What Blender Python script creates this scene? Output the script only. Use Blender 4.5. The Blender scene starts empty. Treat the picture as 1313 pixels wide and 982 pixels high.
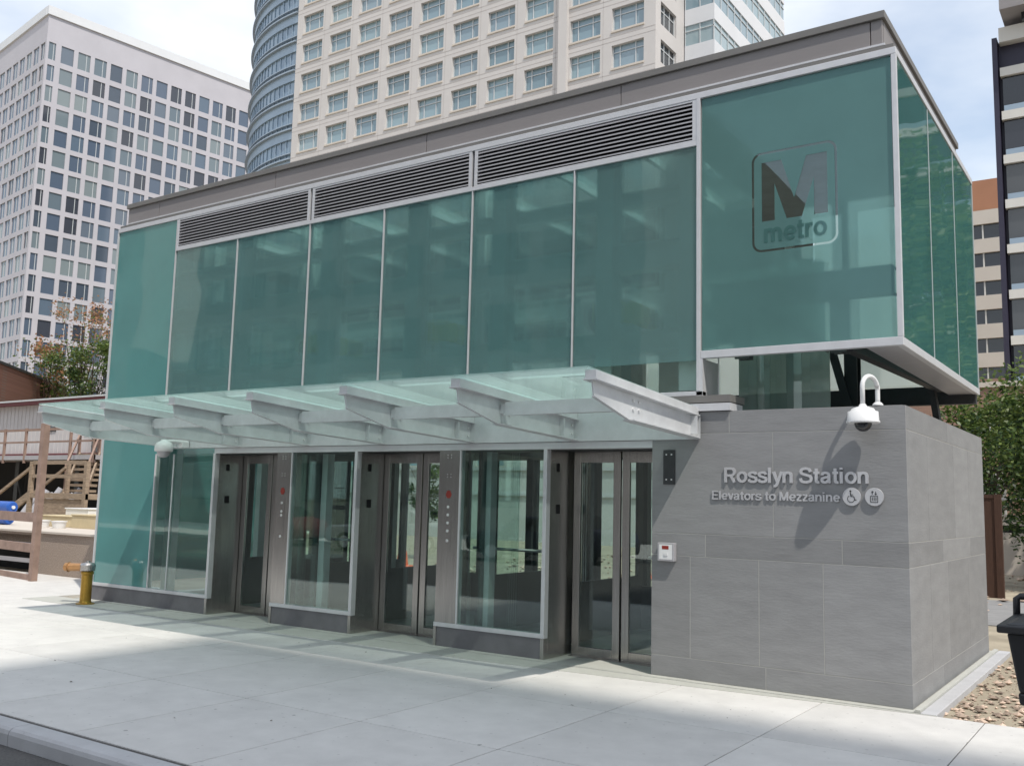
import bpy, bmesh, math, random
from mathutils import Vector, Matrix
R = math.radians
random.seed(7)
scene = bpy.context.scene
COL = scene.collection

# ------------------------------------------------------------------ camera
cam_d = bpy.data.cameras.new('camera')
cam = bpy.data.objects.new('camera', cam_d)
COL.objects.link(cam)
r_ = Vector((0.82654424, 0.56233823, 0.0245017))
u_ = Vector((0.04961058, -0.11614158, 0.9919929))
f_ = Vector((-0.5606812, 0.81871048, 0.12389408))
M = Matrix((r_, u_, -f_)).transposed().to_4x4()
M.translation = Vector((1.80436, -8.639407, 1.634949))
cam.matrix_world = M
cam_d.sensor_width = 36
cam_d.lens = 36 * 1219.248 / 1313
cam_d.clip_start = 0.1
cam_d.clip_end = 3000
scene.camera = cam

# ------------------------------------------------------------------ light
SUN_DIR = Vector((-0.572, 0.30, -1)).normalized()          # the way the light travels
world = bpy.data.worlds.new('World')
scene.world = world
world.use_nodes = True
wn, wl = world.node_tree.nodes, world.node_tree.links
wn.clear()
wo = wn.new('ShaderNodeOutputWorld')
bg = wn.new('ShaderNodeBackground')
sky = wn.new('ShaderNodeTexSky')
sky.sky_type = 'NISHITA'
sky.sun_disc = False
sky.sun_elevation = R(57)
sky.sun_rotation = R(117.7)
sky.air_density = 1.3
sky.dust_density = 1.2
sky.ozone_density = 1.5
bg.inputs['Strength'].default_value = 0.13
tc = wn.new('ShaderNodeTexCoord')
mp = wn.new('ShaderNodeMapping')
mp.inputs['Scale'].default_value = (1.3, 1.3, 3.4)
mp.inputs['Location'].default_value = (3.1, 0.6, 0.2)
nz = wn.new('ShaderNodeTexNoise')
nz.inputs['Scale'].default_value = 1.5
nz.inputs['Detail'].default_value = 6
nz.inputs['Roughness'].default_value = 0.52
cr = wn.new('ShaderNodeValToRGB')
cr.color_ramp.elements[0].position = 0.40
cr.color_ramp.elements[0].color = (0.32, 0.32, 0.32, 1)
cr.color_ramp.elements[1].position = 0.62
cr.color_ramp.elements[1].color = (0.95, 0.95, 0.95, 1)
mx = wn.new('ShaderNodeMixRGB')
mx.inputs['Color2'].default_value = (5.8, 6.05, 6.4, 1)
wl.new(tc.outputs['Generated'], mp.inputs['Vector'])
wl.new(mp.outputs['Vector'], nz.inputs['Vector'])
wl.new(nz.outputs['Fac'], cr.inputs['Fac'])
wl.new(cr.outputs['Color'], mx.inputs['Fac'])
wl.new(sky.outputs['Color'], mx.inputs['Color1'])
wl.new(mx.outputs['Color'], bg.inputs['Color'])
wl.new(bg.outputs['Background'], wo.inputs['Surface'])

sd = bpy.data.lights.new('sun', 'SUN')
sd.energy = 2.5
sd.angle = R(0.55)
sd.color = (1.0, 0.95, 0.87)
sun = bpy.data.objects.new('sun', sd)
COL.objects.link(sun)
sun.rotation_euler = SUN_DIR.to_track_quat('-Z', 'Y').to_euler()
sun.location = (20, -20, 40)

vs = scene.view_settings
vs.view_transform = 'Standard'
vs.look = 'None'
vs.gamma = 1
vs.use_curve_mapping = False
vs.exposure = 0.5
scene.cycles.use_denoising = True
scene.cycles.max_bounces = 10
scene.cycles.transparent_max_bounces = 24
scene.cycles.diffuse_bounces = 4
scene.cycles.caustics_reflective = False
scene.cycles.caustics_refractive = False
scene.cycles.sample_clamp_indirect = 4

# ------------------------------------------------------------------ materials
def base_mat(name):
    m = bpy.data.materials.new(name)
    m.use_nodes = True
    n, l = m.node_tree.nodes, m.node_tree.links
    b = n['Principled BSDF']
    return m, n, l, b

def pmat(name, col, rough=0.6, metal=0.0, var=0.12, scale=6.0, bump=0.0, bscale=40.0, detail=5, stretch=None,
         island=0.0, spec=None, stain=0.0, stain_scale=0.6, stain_col=(0.1, 0.09, 0.08), speck=0.0):
    """procedural paint / stone / metal: noise-varied base colour, optional bump and stains"""
    m, n, l, b = base_mat(name)
    tc = n.new('ShaderNodeTexCoord'); mp = n.new('ShaderNodeMapping')
    l.new(tc.outputs['Object'], mp.inputs['Vector'])
    if stretch: mp.inputs['Scale'].default_value = stretch
    nz = n.new('ShaderNodeTexNoise'); nz.inputs['Scale'].default_value = scale; nz.inputs['Detail'].default_value = detail
    nz.inputs['Roughness'].default_value = 0.6
    l.new(mp.outputs['Vector'], nz.inputs['Vector'])
    cr = n.new('ShaderNodeValToRGB')
    cr.color_ramp.elements[0].position = 0.3; cr.color_ramp.elements[1].position = 0.7
    cr.color_ramp.elements[0].color = tuple(max(0, c * (1 - var)) for c in col) + (1,)
    cr.color_ramp.elements[1].color = tuple(min(1, c * (1 + var)) for c in col) + (1,)
    l.new(nz.outputs['Fac'], cr.inputs['Fac'])
    out = cr.outputs['Color']
    if island:
        g = n.new('ShaderNodeNewGeometry')
        mr = n.new('ShaderNodeMapRange')
        mr.inputs['To Min'].default_value = 1 - island; mr.inputs['To Max'].default_value = 1 + island
        l.new(g.outputs['Random Per Island'], mr.inputs['Value'])
        hs = n.new('ShaderNodeHueSaturation')
        l.new(mr.outputs['Result'], hs.inputs['Value']); l.new(out, hs.inputs['Color'])
        out = hs.outputs['Color']
    if stain:
        n2 = n.new('ShaderNodeTexNoise'); n2.inputs['Scale'].default_value = stain_scale; n2.inputs['Detail'].default_value = 7
        n2.inputs['Roughness'].default_value = 0.65
        l.new(tc.outputs['Object'], n2.inputs['Vector'])
        c2 = n.new('ShaderNodeValToRGB'); c2.color_ramp.elements[0].position = 0.48; c2.color_ramp.elements[1].position = 0.72
        c2.color_ramp.elements[0].color = (0, 0, 0, 1); c2.color_ramp.elements[1].color = (stain,) * 3 + (1,)
        l.new(n2.outputs['Fac'], c2.inputs['Fac'])
        mm = n.new('ShaderNodeMixRGB'); mm.inputs['Color2'].default_value = stain_col + (1,)
        l.new(c2.outputs['Color'], mm.inputs['Fac']); l.new(out, mm.inputs['Color1']); out = mm.outputs['Color']
    if speck:
        for sc, thr, amt in ((2.2, 0.035, 0.55), (9.0, 0.10, 0.25)):
            vo = n.new('ShaderNodeTexVoronoi'); vo.inputs['Scale'].default_value = sc
            l.new(tc.outputs['Object'], vo.inputs['Vector'])
            lt = n.new('ShaderNodeMath'); lt.operation = 'LESS_THAN'; lt.inputs[1].default_value = thr
            l.new(vo.outputs['Distance'], lt.inputs[0])
            mu = n.new('ShaderNodeMath'); mu.operation = 'MULTIPLY'; mu.inputs[1].default_value = amt * speck
            l.new(lt.outputs[0], mu.inputs[0])
            m3 = n.new('ShaderNodeMixRGB'); m3.inputs['Color2'].default_value = (0.14, 0.135, 0.13, 1)
            l.new(mu.outputs[0], m3.inputs['Fac']); l.new(out, m3.inputs['Color1']); out = m3.outputs['Color']
    l.new(out, b.inputs['Base Color'])
    b.inputs['Roughness'].default_value = rough
    b.inputs['Metallic'].default_value = metal
    if spec is not None: b.inputs['Specular IOR Level'].default_value = spec
    if bump:
        nb = n.new('ShaderNodeTexNoise'); nb.inputs['Scale'].default_value = bscale; nb.inputs['Detail'].default_value = 6
        l.new(mp.outputs['Vector'], nb.inputs['Vector'])
        bu = n.new('ShaderNodeBump'); bu.inputs['Strength'].default_value = bump; bu.inputs['Distance'].default_value = 0.02
        l.new(nb.outputs['Fac'], bu.inputs['Height']); l.new(bu.outputs['Normal'], b.inputs['Normal'])
    return m

def fres(n, l, f0=0.05, k=0.9):
    lw = n.new('ShaderNodeLayerWeight'); lw.inputs['Blend'].default_value = 0.5
    p = n.new('ShaderNodeMath'); p.operation = 'POWER'; p.inputs[1].default_value = 4.5
    l.new(lw.outputs['Facing'], p.inputs[0])
    a = n.new('ShaderNodeMath'); a.operation = 'MULTIPLY_ADD'; a.inputs[1].default_value = k; a.inputs[2].default_value = f0
    a.use_clamp = True
    l.new(p.outputs[0], a.inputs[0])
    return a.outputs[0]

def glass_mat(name, tint, frost=0.0, fcol=(0.3, 0.5, 0.45), trans=0.5, f0=0.05, rough=0.02, wav=0.0, blur=0.0, k=0.9):
    """pane: Fresnel gloss over clear tint, optionally mixed with a frosted (diffuse + translucent) film"""
    m = bpy.data.materials.new(name); m.use_nodes = True
    n, l = m.node_tree.nodes, m.node_tree.links
    n.clear()
    o = n.new('ShaderNodeOutputMaterial')
    t = n.new('ShaderNodeBsdfTransparent'); t.inputs['Color'].default_value = tint + (1,)
    body = t.outputs[0]
    if blur:
        rf = n.new('ShaderNodeBsdfRefraction'); rf.inputs['Color'].default_value = tint + (1,)
        rf.inputs['IOR'].default_value = 1.12; rf.inputs['Roughness'].default_value = 0.2
        mb = n.new('ShaderNodeMixShader'); mb.inputs[0].default_value = blur
        l.new(t.outputs[0], mb.inputs[1]); l.new(rf.outputs[0], mb.inputs[2]); body = mb.outputs[0]
    if frost:
        tc = n.new('ShaderNodeTexCoord')
        nz = n.new('ShaderNodeTexNoise'); nz.inputs['Scale'].default_value = 1.3; nz.inputs['Detail'].default_value = 3
        l.new(tc.outputs['Object'], nz.inputs['Vector'])
        cr = n.new('ShaderNodeValToRGB')
        cr.color_ramp.elements[0].position = 0.3; cr.color_ramp.elements[1].position = 0.7
        cr.color_ramp.elements[0].color = tuple(c * 0.93 for c in fcol) + (1,)
        cr.color_ramp.elements[1].color = tuple(min(1, c * 1.07) for c in fcol) + (1,)
        l.new(nz.outputs['Fac'], cr.inputs['Fac'])
        d = n.new('ShaderNodeBsdfDiffuse'); tl = n.new('ShaderNodeBsdfTranslucent')
        l.new(cr.outputs[0], d.inputs['Color']); l.new(cr.outputs[0], tl.inputs['Color'])
        ms = n.new('ShaderNodeMixShader'); ms.inputs[0].default_value = trans
        l.new(d.outputs[0], ms.inputs[1]); l.new(tl.outputs[0], ms.inputs[2])
        m2 = n.new('ShaderNodeMixShader'); m2.inputs[0].default_value = frost
        l.new(body, m2.inputs[1]); l.new(ms.outputs[0], m2.inputs[2]); body = m2.outputs[0]
    g = n.new('ShaderNodeBsdfGlossy'); g.inputs['Roughness'].default_value = rough
    g.inputs['Color'].default_value = (0.9, 0.97, 0.95, 1)
    if wav:
        tc2 = n.new('ShaderNodeTexCoord'); nb = n.new('ShaderNodeTexNoise'); nb.inputs['Scale'].default_value = 0.9
        nb.inputs['Detail'].default_value = 1
        l.new(tc2.outputs['Object'], nb.inputs['Vector'])
        bu = n.new('ShaderNodeBump'); bu.inputs['Strength'].default_value = wav; bu.inputs['Distance'].default_value = 0.05
        l.new(nb.outputs['Fac'], bu.inputs['Height']); l.new(bu.outputs['Normal'], g.inputs['Normal'])
    mf = n.new('ShaderNodeMixShader')
    l.new(fres(n, l, f0, k), mf.inputs[0]); l.new(body, mf.inputs[1]); l.new(g.outputs[0], mf.inputs[2])
    l.new(mf.outputs[0], o.inputs['Surface'])
    return m

def window_mat(name, cols, rough=0.08, spec=0.8):
    """opaque-looking distant window glass, each pane picks one of several tones"""
    m, n, l, b = base_mat(name)
    g = n.new('ShaderNodeNewGeometry'); oi = n.new('ShaderNodeObjectInfo')
    a = n.new('ShaderNodeMath'); a.operation = 'ADD'; fr = n.new('ShaderNodeMath'); fr.operation = 'FRACT'
    l.new(g.outputs['Random Per Island'], a.inputs[0]); l.new(oi.outputs['Random'], a.inputs[1]); l.new(a.outputs[0], fr.inputs[0])
    cr = n.new('ShaderNodeValToRGB'); cr.color_ramp.interpolation = 'CONSTANT'
    while len(cr.color_ramp.elements) < len(cols): cr.color_ramp.elements.new(0.5)
    for i, c in enumerate(cols):
        cr.color_ramp.elements[i].position = i / len(cols); cr.color_ramp.elements[i].color = c + (1,)
    l.new(fr.outputs[0], cr.inputs['Fac'])
    l.new(cr.outputs['Color'], b.inputs['Base Color'])
    b.inputs['Roughness'].default_value = rough
    b.inputs['Specular IOR Level'].default_value = spec
    return m

def brick_mat(name, c1, c2, mortar, scale=1.0, bw=0.24, bh=0.08, rough=0.85):
    m, n, l, b = base_mat(name)
    tc = n.new('ShaderNodeTexCoord'); sx = n.new('ShaderNodeSeparateXYZ'); cx = n.new('ShaderNodeCombineXYZ')
    l.new(tc.outputs['Object'], sx.inputs[0])
    ad = n.new('ShaderNodeMath'); ad.operation = 'ADD'
    l.new(sx.outputs[0], ad.inputs[0]); l.new(sx.outputs[1], ad.inputs[1])
    l.new(ad.outputs[0], cx.inputs[0]); l.new(sx.outputs[2], cx.inputs[1])
    br = n.new('ShaderNodeTexBrick'); br.inputs['Scale'].default_value = scale
    br.inputs['Brick Width'].default_value = bw; br.inputs['Row Height'].default_value = bh
    br.inputs['Mortar Size'].default_value = bh * 0.1
    br.inputs['Color1'].default_value = c1 + (1,); br.inputs['Color2'].default_value = c2 + (1,)
    br.inputs['Mortar'].default_value = mortar + (1,)
    l.new(cx.outputs[0], br.inputs['Vector']); l.new(br.outputs['Color'], b.inputs['Base Color'])
    b.inputs['Roughness'].default_value = rough
    return m

def leaf_mat(name, c_dark, c_light):
    m = bpy.data.materials.new(name); m.use_nodes = True
    n, l = m.node_tree.nodes, m.node_tree.links
    n.clear(); o = n.new('ShaderNodeOutputMaterial')
    g = n.new('ShaderNodeNewGeometry'); cr = n.new('ShaderNodeValToRGB')
    cr.color_ramp.elements[0].color = c_dark + (1,); cr.color_ramp.elements[1].color = c_light + (1,)
    l.new(g.outputs['Random Per Island'], cr.inputs['Fac'])
    d = n.new('ShaderNodeBsdfDiffuse'); t = n.new('ShaderNodeBsdfTranslucent'); gl = n.new('ShaderNodeBsdfGlossy')
    gl.inputs['Roughness'].default_value = 0.45; gl.inputs['Color'].default_value = (0.5, 0.5, 0.5, 1)
    l.new(cr.outputs[0], d.inputs['Color']); l.new(cr.outputs[0], t.inputs['Color'])
    a = n.new('ShaderNodeMixShader'); a.inputs[0].default_value = 0.35
    l.new(d.outputs[0], a.inputs[1]); l.new(t.outputs[0], a.inputs[2])
    c = n.new('ShaderNodeMixShader'); c.inputs[0].default_value = 0.06
    l.new(a.outputs[0], c.inputs[1]); l.new(gl.outputs[0], c.inputs[2]); l.new(c.outputs[0], o.inputs['Surface'])
    return m

MT = {}
MT['concrete'] = pmat('concrete', (0.61, 0.595, 0.57), 0.9, var=0.06, scale=3.5, bump=0.15, bscale=90, island=0.05, stain=0.26,
                      stain_scale=1.3, stain_col=(0.38, 0.37, 0.36), speck=1.0)
MT['pad'] = pmat('pad_concrete', (0.47, 0.47, 0.43), 0.9, var=0.08, scale=5, bump=0.2, bscale=120, stain=0.2, stain_scale=2.5, stain_col=(0.26, 0.26, 0.23))
MT['joint'] = pmat('joint_filler', (0.10, 0.095, 0.09), 0.95, var=0.3, scale=14)
MT['kerb'] = pmat('kerb_concrete', (0.47, 0.47, 0.48), 0.85, var=0.08, scale=3, bump=0.15, bscale=80, stain=0.25, stain_scale=1.6, stain_col=(0.3, 0.29, 0.28), speck=0.8)
MT['asphalt'] = pmat('asphalt', (0.10, 0.098, 0.095), 0.92, var=0.3, scale=60, bump=0.6, bscale=160, stain=0.4, stain_scale=1.3, stain_col=(0.18, 0.17, 0.16))
MT['dirt'] = pmat('dirt', (0.36, 0.31, 0.23), 0.95, var=0.25, scale=1.4, bump=0.5, bscale=14, detail=9, stain=0.5, stain_scale=0.8, stain_col=(0.22, 0.18, 0.12))
MT['gravel'] = pmat('gravel_stone', (0.42, 0.32, 0.25), 0.9, var=0.3, scale=3, detail=2, island=0.6)
MT['path'] = pmat('grey_path', (0.24, 0.235, 0.23), 0.9, var=0.12, scale=4, bump=0.2)
MT['slate'] = pmat('grey_stone', (0.250, 0.251, 0.254), 0.60, var=0.10, scale=3.0, stretch=(0.9, 0.9, 3.2), detail=10, bump=0.12, bscale=18,
                   island=0.12, spec=0.35, stain=0.22, stain_scale=1.1, stain_col=(0.31, 0.31, 0.31))
MT['grout'] = pmat('grout', (0.36, 0.355, 0.34), 0.9, var=0.1)
MT['plinth'] = pmat('plinth_stone', (0.165, 0.16, 0.17), 0.6, var=0.12, scale=5, bump=0.1, bscale=60)
MT['alu'] = pmat('silver_frame', (0.64, 0.64, 0.66), 0.42, metal=0.25, var=0.05, scale=8)
MT['paint'] = pmat('canopy_paint', (0.67, 0.685, 0.70), 0.42, metal=0.15, var=0.08, scale=5, stain=0.22, stain_scale=4, stain_col=(0.42, 0.41, 0.40))
MT['fascia'] = pmat('fascia_paint', (0.70, 0.74, 0.73), 0.5, var=0.05, scale=2)
MT['taupe'] = pmat('taupe_metal', (0.265, 0.245, 0.243), 0.5, metal=0.1, var=0.05, scale=1.5, stretch=(0.6, 1, 3), stain=0.12, stain_scale=1.5, stain_col=(0.33, 0.32, 0.31))
MT['coping'] = pmat('coping_metal', (0.20, 0.19, 0.18), 0.5, metal=0.2, var=0.06, scale=3)
MT['louver'] = pmat('louver_metal', (0.44, 0.43, 0.45), 0.45, metal=0.25, var=0.05)
MT['dark'] = pmat('dark_void', (0.02, 0.02, 0.022), 0.8, var=0.1)  # near-black for dark fittings, also shade painted into openings
MT['steel'] = pmat('brushed_steel', (0.45, 0.435, 0.42), 0.27, metal=0.92, var=0.16, scale=7, stretch=(12, 12, 0.25), detail=6, bump=0.03, bscale=60)
MT['steel_dark'] = pmat('dark_steel', (0.05, 0.052, 0.055), 0.55, metal=0.3, var=0.15)
MT['steel_mid'] = pmat('grey_steel', (0.10, 0.115, 0.11), 0.55, var=0.1)
MT['steel_green'] = pmat('green_steel', (0.78, 0.84, 0.82), 0.55, metal=0.0, var=0.08)
MT['slab'] = pmat('interior_concrete', (0.20, 0.20, 0.195), 0.8, var=0.15, scale=3)
MT['letter'] = pmat('letter_metal', (0.58, 0.58, 0.60), 0.36, metal=0.5, var=0.04)
MT['white'] = pmat('white_plastic', (0.78, 0.78, 0.78), 0.35, var=0.02)
MT['smoke'] = pmat('smoked_dome', (0.015, 0.015, 0.018), 0.08, var=0.02, spec=0.7)
MT['red'] = pmat('red_sign', (0.28, 0.03, 0.02), 0.5, var=0.1)
MT['button'] = pmat('button_metal', (0.82, 0.82, 0.82), 0.35, metal=0.3, var=0.02)
MT['brass'] = pmat('brass', (0.45, 0.27, 0.05), 0.35, metal=0.75, var=0.12, scale=9)
MT['copper'] = pmat('copper_cap', (0.50, 0.27, 0.12), 0.4, metal=0.6, var=0.15, scale=14)
MT['black'] = pmat('black_plastic', (0.018, 0.018, 0.02), 0.42, var=0.2, scale=5, bump=0.05, bscale=90)
MT['wood'] = pmat('timber', (0.31, 0.235, 0.17), 0.85, var=0.35, scale=4, stretch=(1, 1, 6), bump=0.2, bscale=30, island=0.15)
MT['wood_red'] = pmat('reddish_timber', (0.30, 0.205, 0.165), 0.85, var=0.2, scale=5, bump=0.2, bscale=30, island=0.12)
MT['wood_dark'] = pmat('dark_timber', (0.065, 0.030, 0.018), 0.8, var=0.2, scale=5, stretch=(6, 6, 1))
MT['cream'] = pmat('cream_board', (0.62, 0.52, 0.33), 0.85, var=0.1, scale=3, island=0.12)
MT['blue'] = pmat('blue_plastic', (0.02, 0.10, 0.42), 0.4, var=0.15, scale=4)
MT['block'] = pmat('pebbled_wall', (0.36, 0.29, 0.24), 0.95, var=0.25, scale=40, bump=0.8, bscale=60)
MT['maroon'] = pmat('maroon_trim', (0.16, 0.035, 0.04), 0.6, var=0.1)
MT['trailer'] = pmat('cream_cladding', (0.60, 0.57, 0.56), 0.6, var=0.06, scale=2)
MT['rust'] = brick_mat('rusty_brown_brick', (0.15, 0.065, 0.045), (0.19, 0.085, 0.06), (0.16, 0.10, 0.08))
MT['brick'] = brick_mat('red_brown_brick', (0.27, 0.16, 0.12), (0.33, 0.20, 0.145), (0.30, 0.22, 0.18))
MT['orange'] = pmat('orange_plastic', (0.85, 0.12, 0.02), 0.5, var=0.05)
MT['pale'] = pmat('pale_cladding', (0.60, 0.60, 0.585), 0.8, var=0.06, scale=0.7)
MT['office'] = pmat('office_concrete', (0.47, 0.455, 0.49), 0.85, var=0.04, scale=0.25, stain=0.15, stain_scale=0.2, stain_col=(0.38, 0.37, 0.40))
MT['tower'] = pmat('beige_precast', (0.57, 0.54, 0.52), 0.85, var=0.04, scale=0.3)
MT['tower_line'] = pmat('beige_groove', (0.47, 0.43, 0.41), 0.85, var=0.05)
MT['white_b'] = pmat('white_panel', (0.66, 0.67, 0.69), 0.7, var=0.03, scale=0.3)
MT['win_office'] = window_mat('office_windows', [(0.09, 0.12, 0.17), (0.11, 0.15, 0.20), (0.17, 0.21, 0.23), (0.05, 0.055, 0.07), (0.09, 0.12, 0.17), (0.13, 0.16, 0.20), (0.21, 0.25, 0.26), (0.07, 0.09, 0.12), (0.10, 0.13, 0.18), (0.13, 0.17, 0.20)])
MT['win_tower'] = window_mat('tower_windows', [(0.22, 0.31, 0.36), (0.26, 0.36, 0.40), (0.19, 0.27, 0.31), (0.30, 0.39, 0.42), (0.24, 0.32, 0.37)])
MT['win_curve'] = window_mat('curved_glass', [(0.21, 0.29, 0.38), (0.25, 0.34, 0.43), (0.23, 0.31, 0.40)], rough=0.15)
MT['band'] = pmat('blue_spandrel', (0.30, 0.38, 0.46), 0.35, metal=0.2, var=0.06, scale=0.3)
MT['win_dark'] = window_mat('dark_windows', [(0.02, 0.022, 0.03), (0.035, 0.04, 0.045), (0.015, 0.018, 0.024), (0.06, 0.065, 0.07)], rough=0.1)
MT['navy'] = pmat('dark_frame', (0.025, 0.022, 0.045), 0.5, var=0.1)
MT['bandw'] = pmat('pale_spandrel', (0.62, 0.60, 0.56), 0.7, var=0.04, scale=0.4)
MT['beigeb'] = pmat('beige_band', (0.58, 0.52, 0.455), 0.85, var=0.05, scale=0.3)
MT['terra'] = pmat('terracotta_top', (0.40, 0.19, 0.11), 0.85, var=0.08, scale=0.3)
MT['shelf'] = pmat('sun_shelf_metal', (0.36, 0.42, 0.48), 0.4, metal=0.3, var=0.03)
MT['mull'] = pmat('white_mullion', (0.55, 0.57, 0.58), 0.5, var=0.02)
MT['street_b'] = pmat('street_facade', (0.20, 0.19, 0.18), 0.8, var=0.08, scale=0.3)
MT['bark'] = pmat('bark', (0.09, 0.07, 0.05), 0.95, var=0.3, scale=8, bump=0.6)
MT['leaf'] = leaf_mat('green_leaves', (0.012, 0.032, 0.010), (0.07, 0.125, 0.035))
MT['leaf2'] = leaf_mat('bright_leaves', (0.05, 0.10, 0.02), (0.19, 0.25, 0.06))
MT['leaf_o'] = leaf_mat('orange_leaves', (0.22, 0.14, 0.06), (0.50, 0.24, 0.13))
MT['machine'] = pmat('yellow_machine', (0.80, 0.72, 0.16), 0.5, var=0.1)  # bright yellow stands in for the yellowish lights behind the glass
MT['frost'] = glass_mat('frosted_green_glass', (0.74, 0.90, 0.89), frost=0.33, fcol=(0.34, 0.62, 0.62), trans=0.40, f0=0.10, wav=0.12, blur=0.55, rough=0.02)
MT['frost_corner'] = glass_mat('corner_green_glass', (0.70, 0.92, 0.90), frost=0.62, fcol=(0.22, 0.56, 0.55), trans=0.40, f0=0.08, wav=0.12, blur=0.6, rough=0.02)  # stronger teal film, stands in for a bright reflection on the corner panes
MT['frost_m'] = glass_mat('frosted_film_glass', (0.72, 0.90, 0.89), frost=0.50, fcol=(0.29, 0.58, 0.57), trans=0.45, f0=0.02, rough=0.1, blur=0.6)
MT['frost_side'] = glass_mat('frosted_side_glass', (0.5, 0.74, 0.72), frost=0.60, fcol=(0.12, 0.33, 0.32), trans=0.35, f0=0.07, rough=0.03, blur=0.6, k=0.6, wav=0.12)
MT['frost_back'] = glass_mat('frosted_rear_glass', (0.9, 0.95, 0.93), frost=0.5, fcol=(0.86, 0.93, 0.90), trans=0.9, f0=0.03)
MT['shaft'] = glass_mat('shaft_glass', (0.75, 0.86, 0.82), frost=0.6, fcol=(0.50, 0.62, 0.58), trans=0.35, f0=0.08)
MT['clear'] = glass_mat('clear_green_glass', (0.86, 0.94, 0.92), f0=0.09, wav=0.05, rough=0.005)
MT['etch'] = glass_mat('etched_letters', (0.6, 0.80, 0.78), frost=0.7, fcol=(0.14, 0.34, 0.33), f0=0.05)
MT['canopy_glass'] = glass_mat('canopy_glass', (0.87, 0.95, 0.93), frost=0.42, fcol=(0.74, 0.90, 0.87), trans=0.8, f0=0.08)
MT['doorglass'] = glass_mat('door_glass', (0.88, 0.94, 0.93), f0=0.10, rough=0.005)

# ------------------------------------------------------------------ mesh tools
class MB:
    def __init__(s): s.v, s.f = [], []
    def add(s, vs, fs):
        k = len(s.v); s.v += [tuple(p) for p in vs]; s.f += [tuple(i + k for i in f) for f in fs]; return s
    def hexa(s, c):
        return s.add(c, [(0, 3, 2, 1), (4, 5, 6, 7), (0, 1, 5, 4), (1, 2, 6, 5), (2, 3, 7, 6), (3, 0, 4, 7)])
    def box(s, x0, x1, y0, y1, z0, z1):
        return s.hexa([(x0, y0, z0), (x1, y0, z0), (x1, y1, z0), (x0, y1, z0), (x0, y0, z1), (x1, y0, z1), (x1, y1, z1), (x0, y1, z1)])
    def bar(s, p, q, w, h, up=(0, 0, 1)):
        p, q = Vector(p), Vector(q); d = (q - p).normalized(); up = Vector(up)
        if abs(d.dot(up)) > 0.98: up = Vector((0, 1, 0))
        a = d.cross(up).normalized() * w / 2; b = a.cross(d).normalized() * h / 2
        return s.hexa([p - a - b, p + a - b, q + a - b, q - a - b, p - a + b, p + a + b, q + a + b, q - a + b])
    def tube(s, pts, r, n=12, cap=True):
        pts = [Vector(p) for p in pts]; rs = r if isinstance(r, (list, tuple)) else [r] * len(pts)
        k = len(s.v); ref = None
        for i, p in enumerate(pts):
            d = (pts[min(i + 1, len(pts) - 1)] - pts[max(i - 1, 0)]).normalized()
            if ref is None: ref = Vector((0, 0, 1)) if abs(d.z) < 0.9 else Vector((1, 0, 0))
            a = d.cross(ref).normalized(); b = a.cross(d).normalized(); ref = b
            for j in range(n):
                t = 2 * math.pi * j / n
                s.v.append(tuple(p + (a * math.cos(t) + b * math.sin(t)) * rs[i]))
        for i in range(len(pts) - 1):
            for j in range(n):
                s.f.append((k + i * n + j, k + i * n + (j + 1) % n, k + (i + 1) * n + (j + 1) % n, k + (i + 1) * n + j))
        if cap:
            s.f.append(tuple(k + j for j in range(n))); s.f.append(tuple(k + (len(pts) - 1) * n + j for j in range(n)))
        return s
    def lathe(s, prof, c, n=24):
        k = len(s.v)
        for r, z in prof:
            for j in range(n):
                t = 2 * math.pi * j / n; s.v.append((c[0] + r * math.cos(t), c[1] + r * math.sin(t), c[2] + z))
        for i in range(len(prof) - 1):
            for j in range(n): s.f.append((k + i * n + j, k + i * n + (j + 1) % n, k + (i + 1) * n + (j + 1) % n, k + (i + 1) * n + j))
        s.f.append(tuple(k + j for j in range(n))); s.f.append(tuple(k + (len(prof) - 1) * n + j for j in range(n)))
        return s
    def prism(s, poly, fn, a, b):
        n = len(poly); k = len(s.v)
        s.v += [tuple(fn(u, v, a)) for u, v in poly] + [tuple(fn(u, v, b)) for u, v in poly]
        s.f.append(tuple(k + i for i in range(n))); s.f.append(tuple(k + n + i for i in reversed(range(n))))
        for i in range(n): s.f.append((k + i, k + (i + 1) % n, k + n + (i + 1) % n, k + n + i))
        return s
    def build(s, name, mat, parent=None, loc=None, bevel=0, smooth=False, fix=True):
        """ONE mesh object; coordinates were given in world space, parent chains carry only the thing's base location"""
        org = Vector(loc) if loc is not None else (origin(parent) if parent else Vector((0, 0, 0)))
        me = bpy.data.meshes.new(name)
        me.from_pydata([(x - org.x, y - org.y, z - org.z) for x, y, z in s.v], [], s.f)
        if fix:
            bm = bmesh.new(); bm.from_mesh(me); bmesh.ops.recalc_face_normals(bm, faces=bm.faces); bm.to_mesh(me); bm.free()
        me.materials.append(MT[mat] if isinstance(mat, str) else mat)
        if smooth:
            me.polygons.foreach_set('use_smooth', [True] * len(me.polygons))
        o = bpy.data.objects.new(name, me); COL.objects.link(o)
        if parent: o.parent = parent
        else: o.location = org
        if bevel:
            b = o.modifiers.new('bevel', 'BEVEL'); b.width = bevel; b.segments = 2; b.limit_method = 'ANGLE'
        return o

def origin(o):
    while o.parent: o = o.parent
    return Vector(o.location)

def tag(o, label=None, cat=None, group=None, kind=None):
    if label: o['label'] = label
    if cat: o['category'] = cat
    if group: o['group'] = group
    if kind: o['kind'] = kind
    return o

def thing(name, loc, label, cat, group=None):
    o = bpy.data.objects.new(name, None); COL.objects.link(o); o.location = loc; o.empty_display_size = 0.3
    return tag(o, label, cat, group)

def B(name, mat, parent, *b, **k):
    m = MB()
    for q in b: m.box(*q)
    return m.build(name, mat, parent, **k)

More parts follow.
